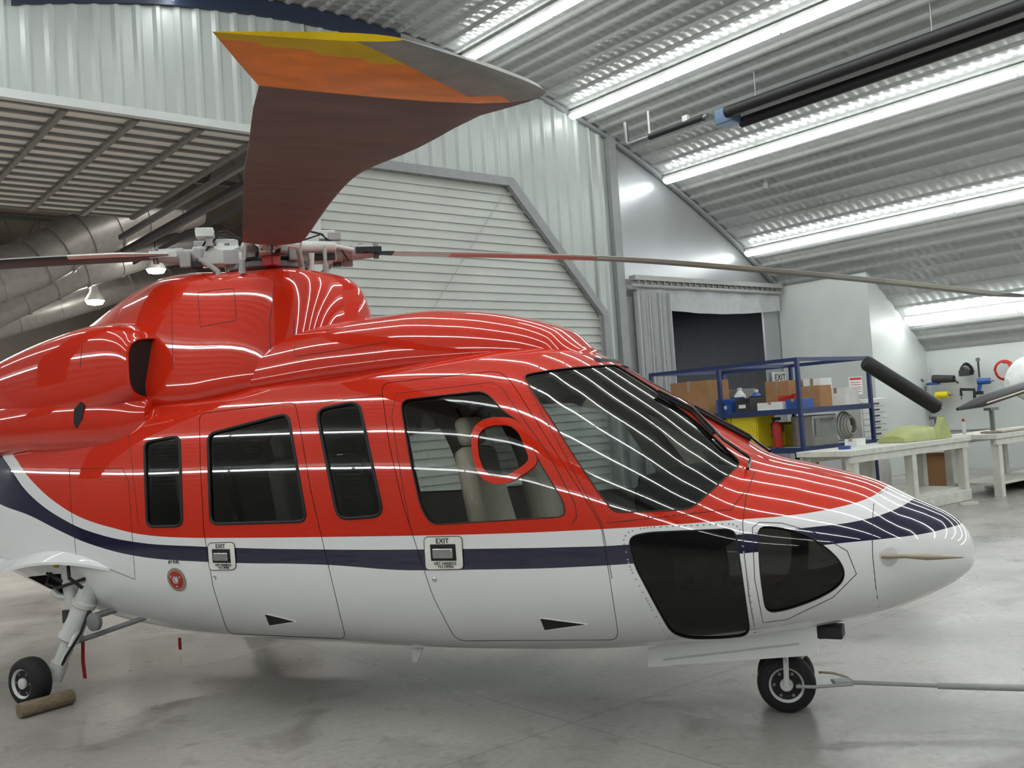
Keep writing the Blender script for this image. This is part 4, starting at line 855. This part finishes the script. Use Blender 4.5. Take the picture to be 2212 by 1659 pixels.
for ang,zr,pal,pit in BL:
    bl_=blade(ang,zr,pal,pit); d=Vector((cos(ang),sin(ang),0)); le=Vector((-sin(ang),cos(ang),0)); up=Vector((0,0,1)); C0=Vector((HC.x,0,0)); zz=H+zr[0][1]
    P_=lambda r,l,z: C0+d*r+le*l+up*z
    ro=Matrix((d,le,up)).transposed()
    s=MB(); s.box(P_(.36,0,3.17),(.3,.16,.14),ro); ar=s.build('blade_arm',whitemet,hub,bev=.008)
    s=MB(); s.tube([P_(.4,0,3.175),P_(.55,0,3.176),P_(.56,0,3.177),P_(.62,0,(3.17+zz)/2),P_(.63,0,(3.17+zz)/2),P_(.8,0,zz)],[.075,.075,.055,.055,.066,.05],14); s.build('spindle',lgrey,hub)
    s=MB(); s.box(P_(.3,0,3.26),(.16,.1,.07),ro); s.build('droop_stop',whitemet,hub,bev=.006)
    cm=black if pal is pal_side else whitemet
    for l in (-.05,.05): s=MB(); s.box(P_(.76,l,zz),(.2,.035,.05),ro); s.build('blade_cuff',cm,bl_,bev=.004)
    for r in (.7,.82): s=MB(); s.lathe(P_(r,0,zz-.06),(0,0,1),[(0,.022),(.12,.022)],10); s.build('blade_pin',steel,bl_)
    s=MB(); s.tube([P_(.18,-.16,3.2),P_(.5,-.13,3.2),P_(.51,-.13,3.2),P_(.64,-.07,zz)],[.045,.04,.018,.018],12); s.build('lag_damper',whitemet,hub)
    s=MB(); s.tube([P_(.52,0,3.17),P_(.48,.2,3.15)],.03,8); s.build('pitch_horn',whitemet,hub)
    s=MB(); s.tube([P_(.48,.2,3.19),P_(.48,.2,3.12),P_(.36,.22,3.02),P_(.36,.22,2.96)],[.03,.02,.02,.03],8); s.build('pitch_link',lgrey,hub)
    s=MB(); s.tube([P_(.3,-.2,2.93),P_(.31,-.2,3.0),P_(.32,-.2,3.06),P_(.32,-.2,3.14)],[.028,.028,.016,.024],8); s.build('servo_rod',whitemet,hub)
    s=MB(); s.tube([P_(.42,-.2,2.96),P_(.42,-.2,3.06),P_(.42,-.18,3.07),P_(.42,-.16,3.2)],[.022,.022,.012,.02],8); s.build('servo_rod',lgrey,hub)
    s=MB(); s.tube([P_(.2,0,3.3),P_(.3,.03,3.36),P_(.42,.05,3.33),P_(.5,.06,3.2)],.009,6); s.build('cable',black,hub)
    s=MB(); s.tube([P_(.2,.1,3.28),P_(.35,.14,3.31),P_(.45,.1,3.2)],.008,6); s.build('cable',black,hub)
    s=MB(); s.tube([P_(.22,-.08,3.25),P_(.4,-.16,3.29),P_(.55,-.1,3.18),P_(.6,-.06,3.1)],.007,6); s.build('cable',black,hub)
    s=MB(); s.box(P_(.45,.1,3.33),(.13,.11,.07),ro); s.build('absorber_weight',whitemet,hub,bev=.008)
    s=MB(); s.box(P_(.42,.1,3.27),(.05,.06,.08),ro); s.build('absorber_arm',lgrey,hub)
    s=MB(); s.box(P_(.5,-.1,3.28),(.1,.07,.06),ro); s.build('connector_box',lgrey,hub,bev=.006)
    s=MB(); s.box(P_(.24,.17,3.13),(.16,.06,.11),ro); s.build('yoke_plate',lgrey,hub,bev=.006)
    s=MB(); s.box(P_(.6,.09,3.14),(.08,.05,.12),ro); s.build('hinge_lug',lgrey,hub,bev=.006)
    s=MB(); s.box(P_(.4,-.09,3.13),(.2,.03,.05),ro); s.build('side_plate',dgrey,hub,bev=.004)
    s=MB(); s.box(P_(.52,.05,3.1),(.07,.09,.04),ro); s.build('clamp_block',dgrey,hub,bev=.004)
    for r,l in ((.3,.05),(.3,-.05),(.42,.05),(.42,-.05)): s=MB(); s.lathe(P_(r,l,3.22),(0,0,1),[(0,.018),(.04,.018)],6); s.build('arm_bolt',steel,hub)
s=MB(); s.box((HC.x+.24,-.26,3.06),(.1,.1,.08)); s.build('hub_cover',redp,hub,bev=.01)
# ------------------------------------------------------------------ floor things
a=at_z(42,1553,.0); b2=at_z(158,1520,.0); t=thing('wheel_chock','short weathered wooden post chocking the main wheel at left','chock',(a+b2)/2,(0,0,atan2((b2-a).y,(b2-a).x)))
L=(b2-a).length; s=MB(); s.rings([[(x,r*cos(k*pi/5),.052+r*sin(k*pi/5)) for k in range(10)] for x,r in ((-L/2,.046),(-L/2+.01,.052),(0,.05),(L/2-.01,.052),(L/2,.045))]); s.build('log',wood,t)
t=thing('tow_bar','long white tow bar attached to the nose wheel axle','tow bar',at_z(1840,1474,.17))
lo=lambda px,py,z: at_z(px,py,z)-at_z(1840,1474,.17)
s=MB(); s.tube([lo(1842,1474,.17),lo(2030,1481,.16),lo(2420,1492,.15)],.012,10); s.build('bar',lgrey,t)
s=MB(); s.tube([lo(2025,1481,.16),lo(2060,1482,.16),lo(2420,1492,.15)],.018,10); s.build('outer_sleeve',lgrey,t)
s=MB(); s.tube([lo(1720,1483,.165),lo(1760,1484,.165),lo(1842,1478,.17)],.010,8); s.build('fork_arm',lgrey,t)
s=MB(); s.tube([lo(1768,1452,.2),lo(1800,1454,.2),lo(1830,1463,.18),lo(1842,1472,.17)],.007,8); s.build('fork_arm',tan,t)
s=MB(); s.box(lo(1818,1472,.175),(.1,.08,.02)); s.build('fork_plate',lgrey,t,bev=.005)
w=bpy.data.worlds.new('world'); SC.world=w; w.use_nodes=True; w.node_tree.nodes['Background'].inputs[0].default_value=(.7,.75,.8,1); w.node_tree.nodes['Background'].inputs[1].default_value=.15
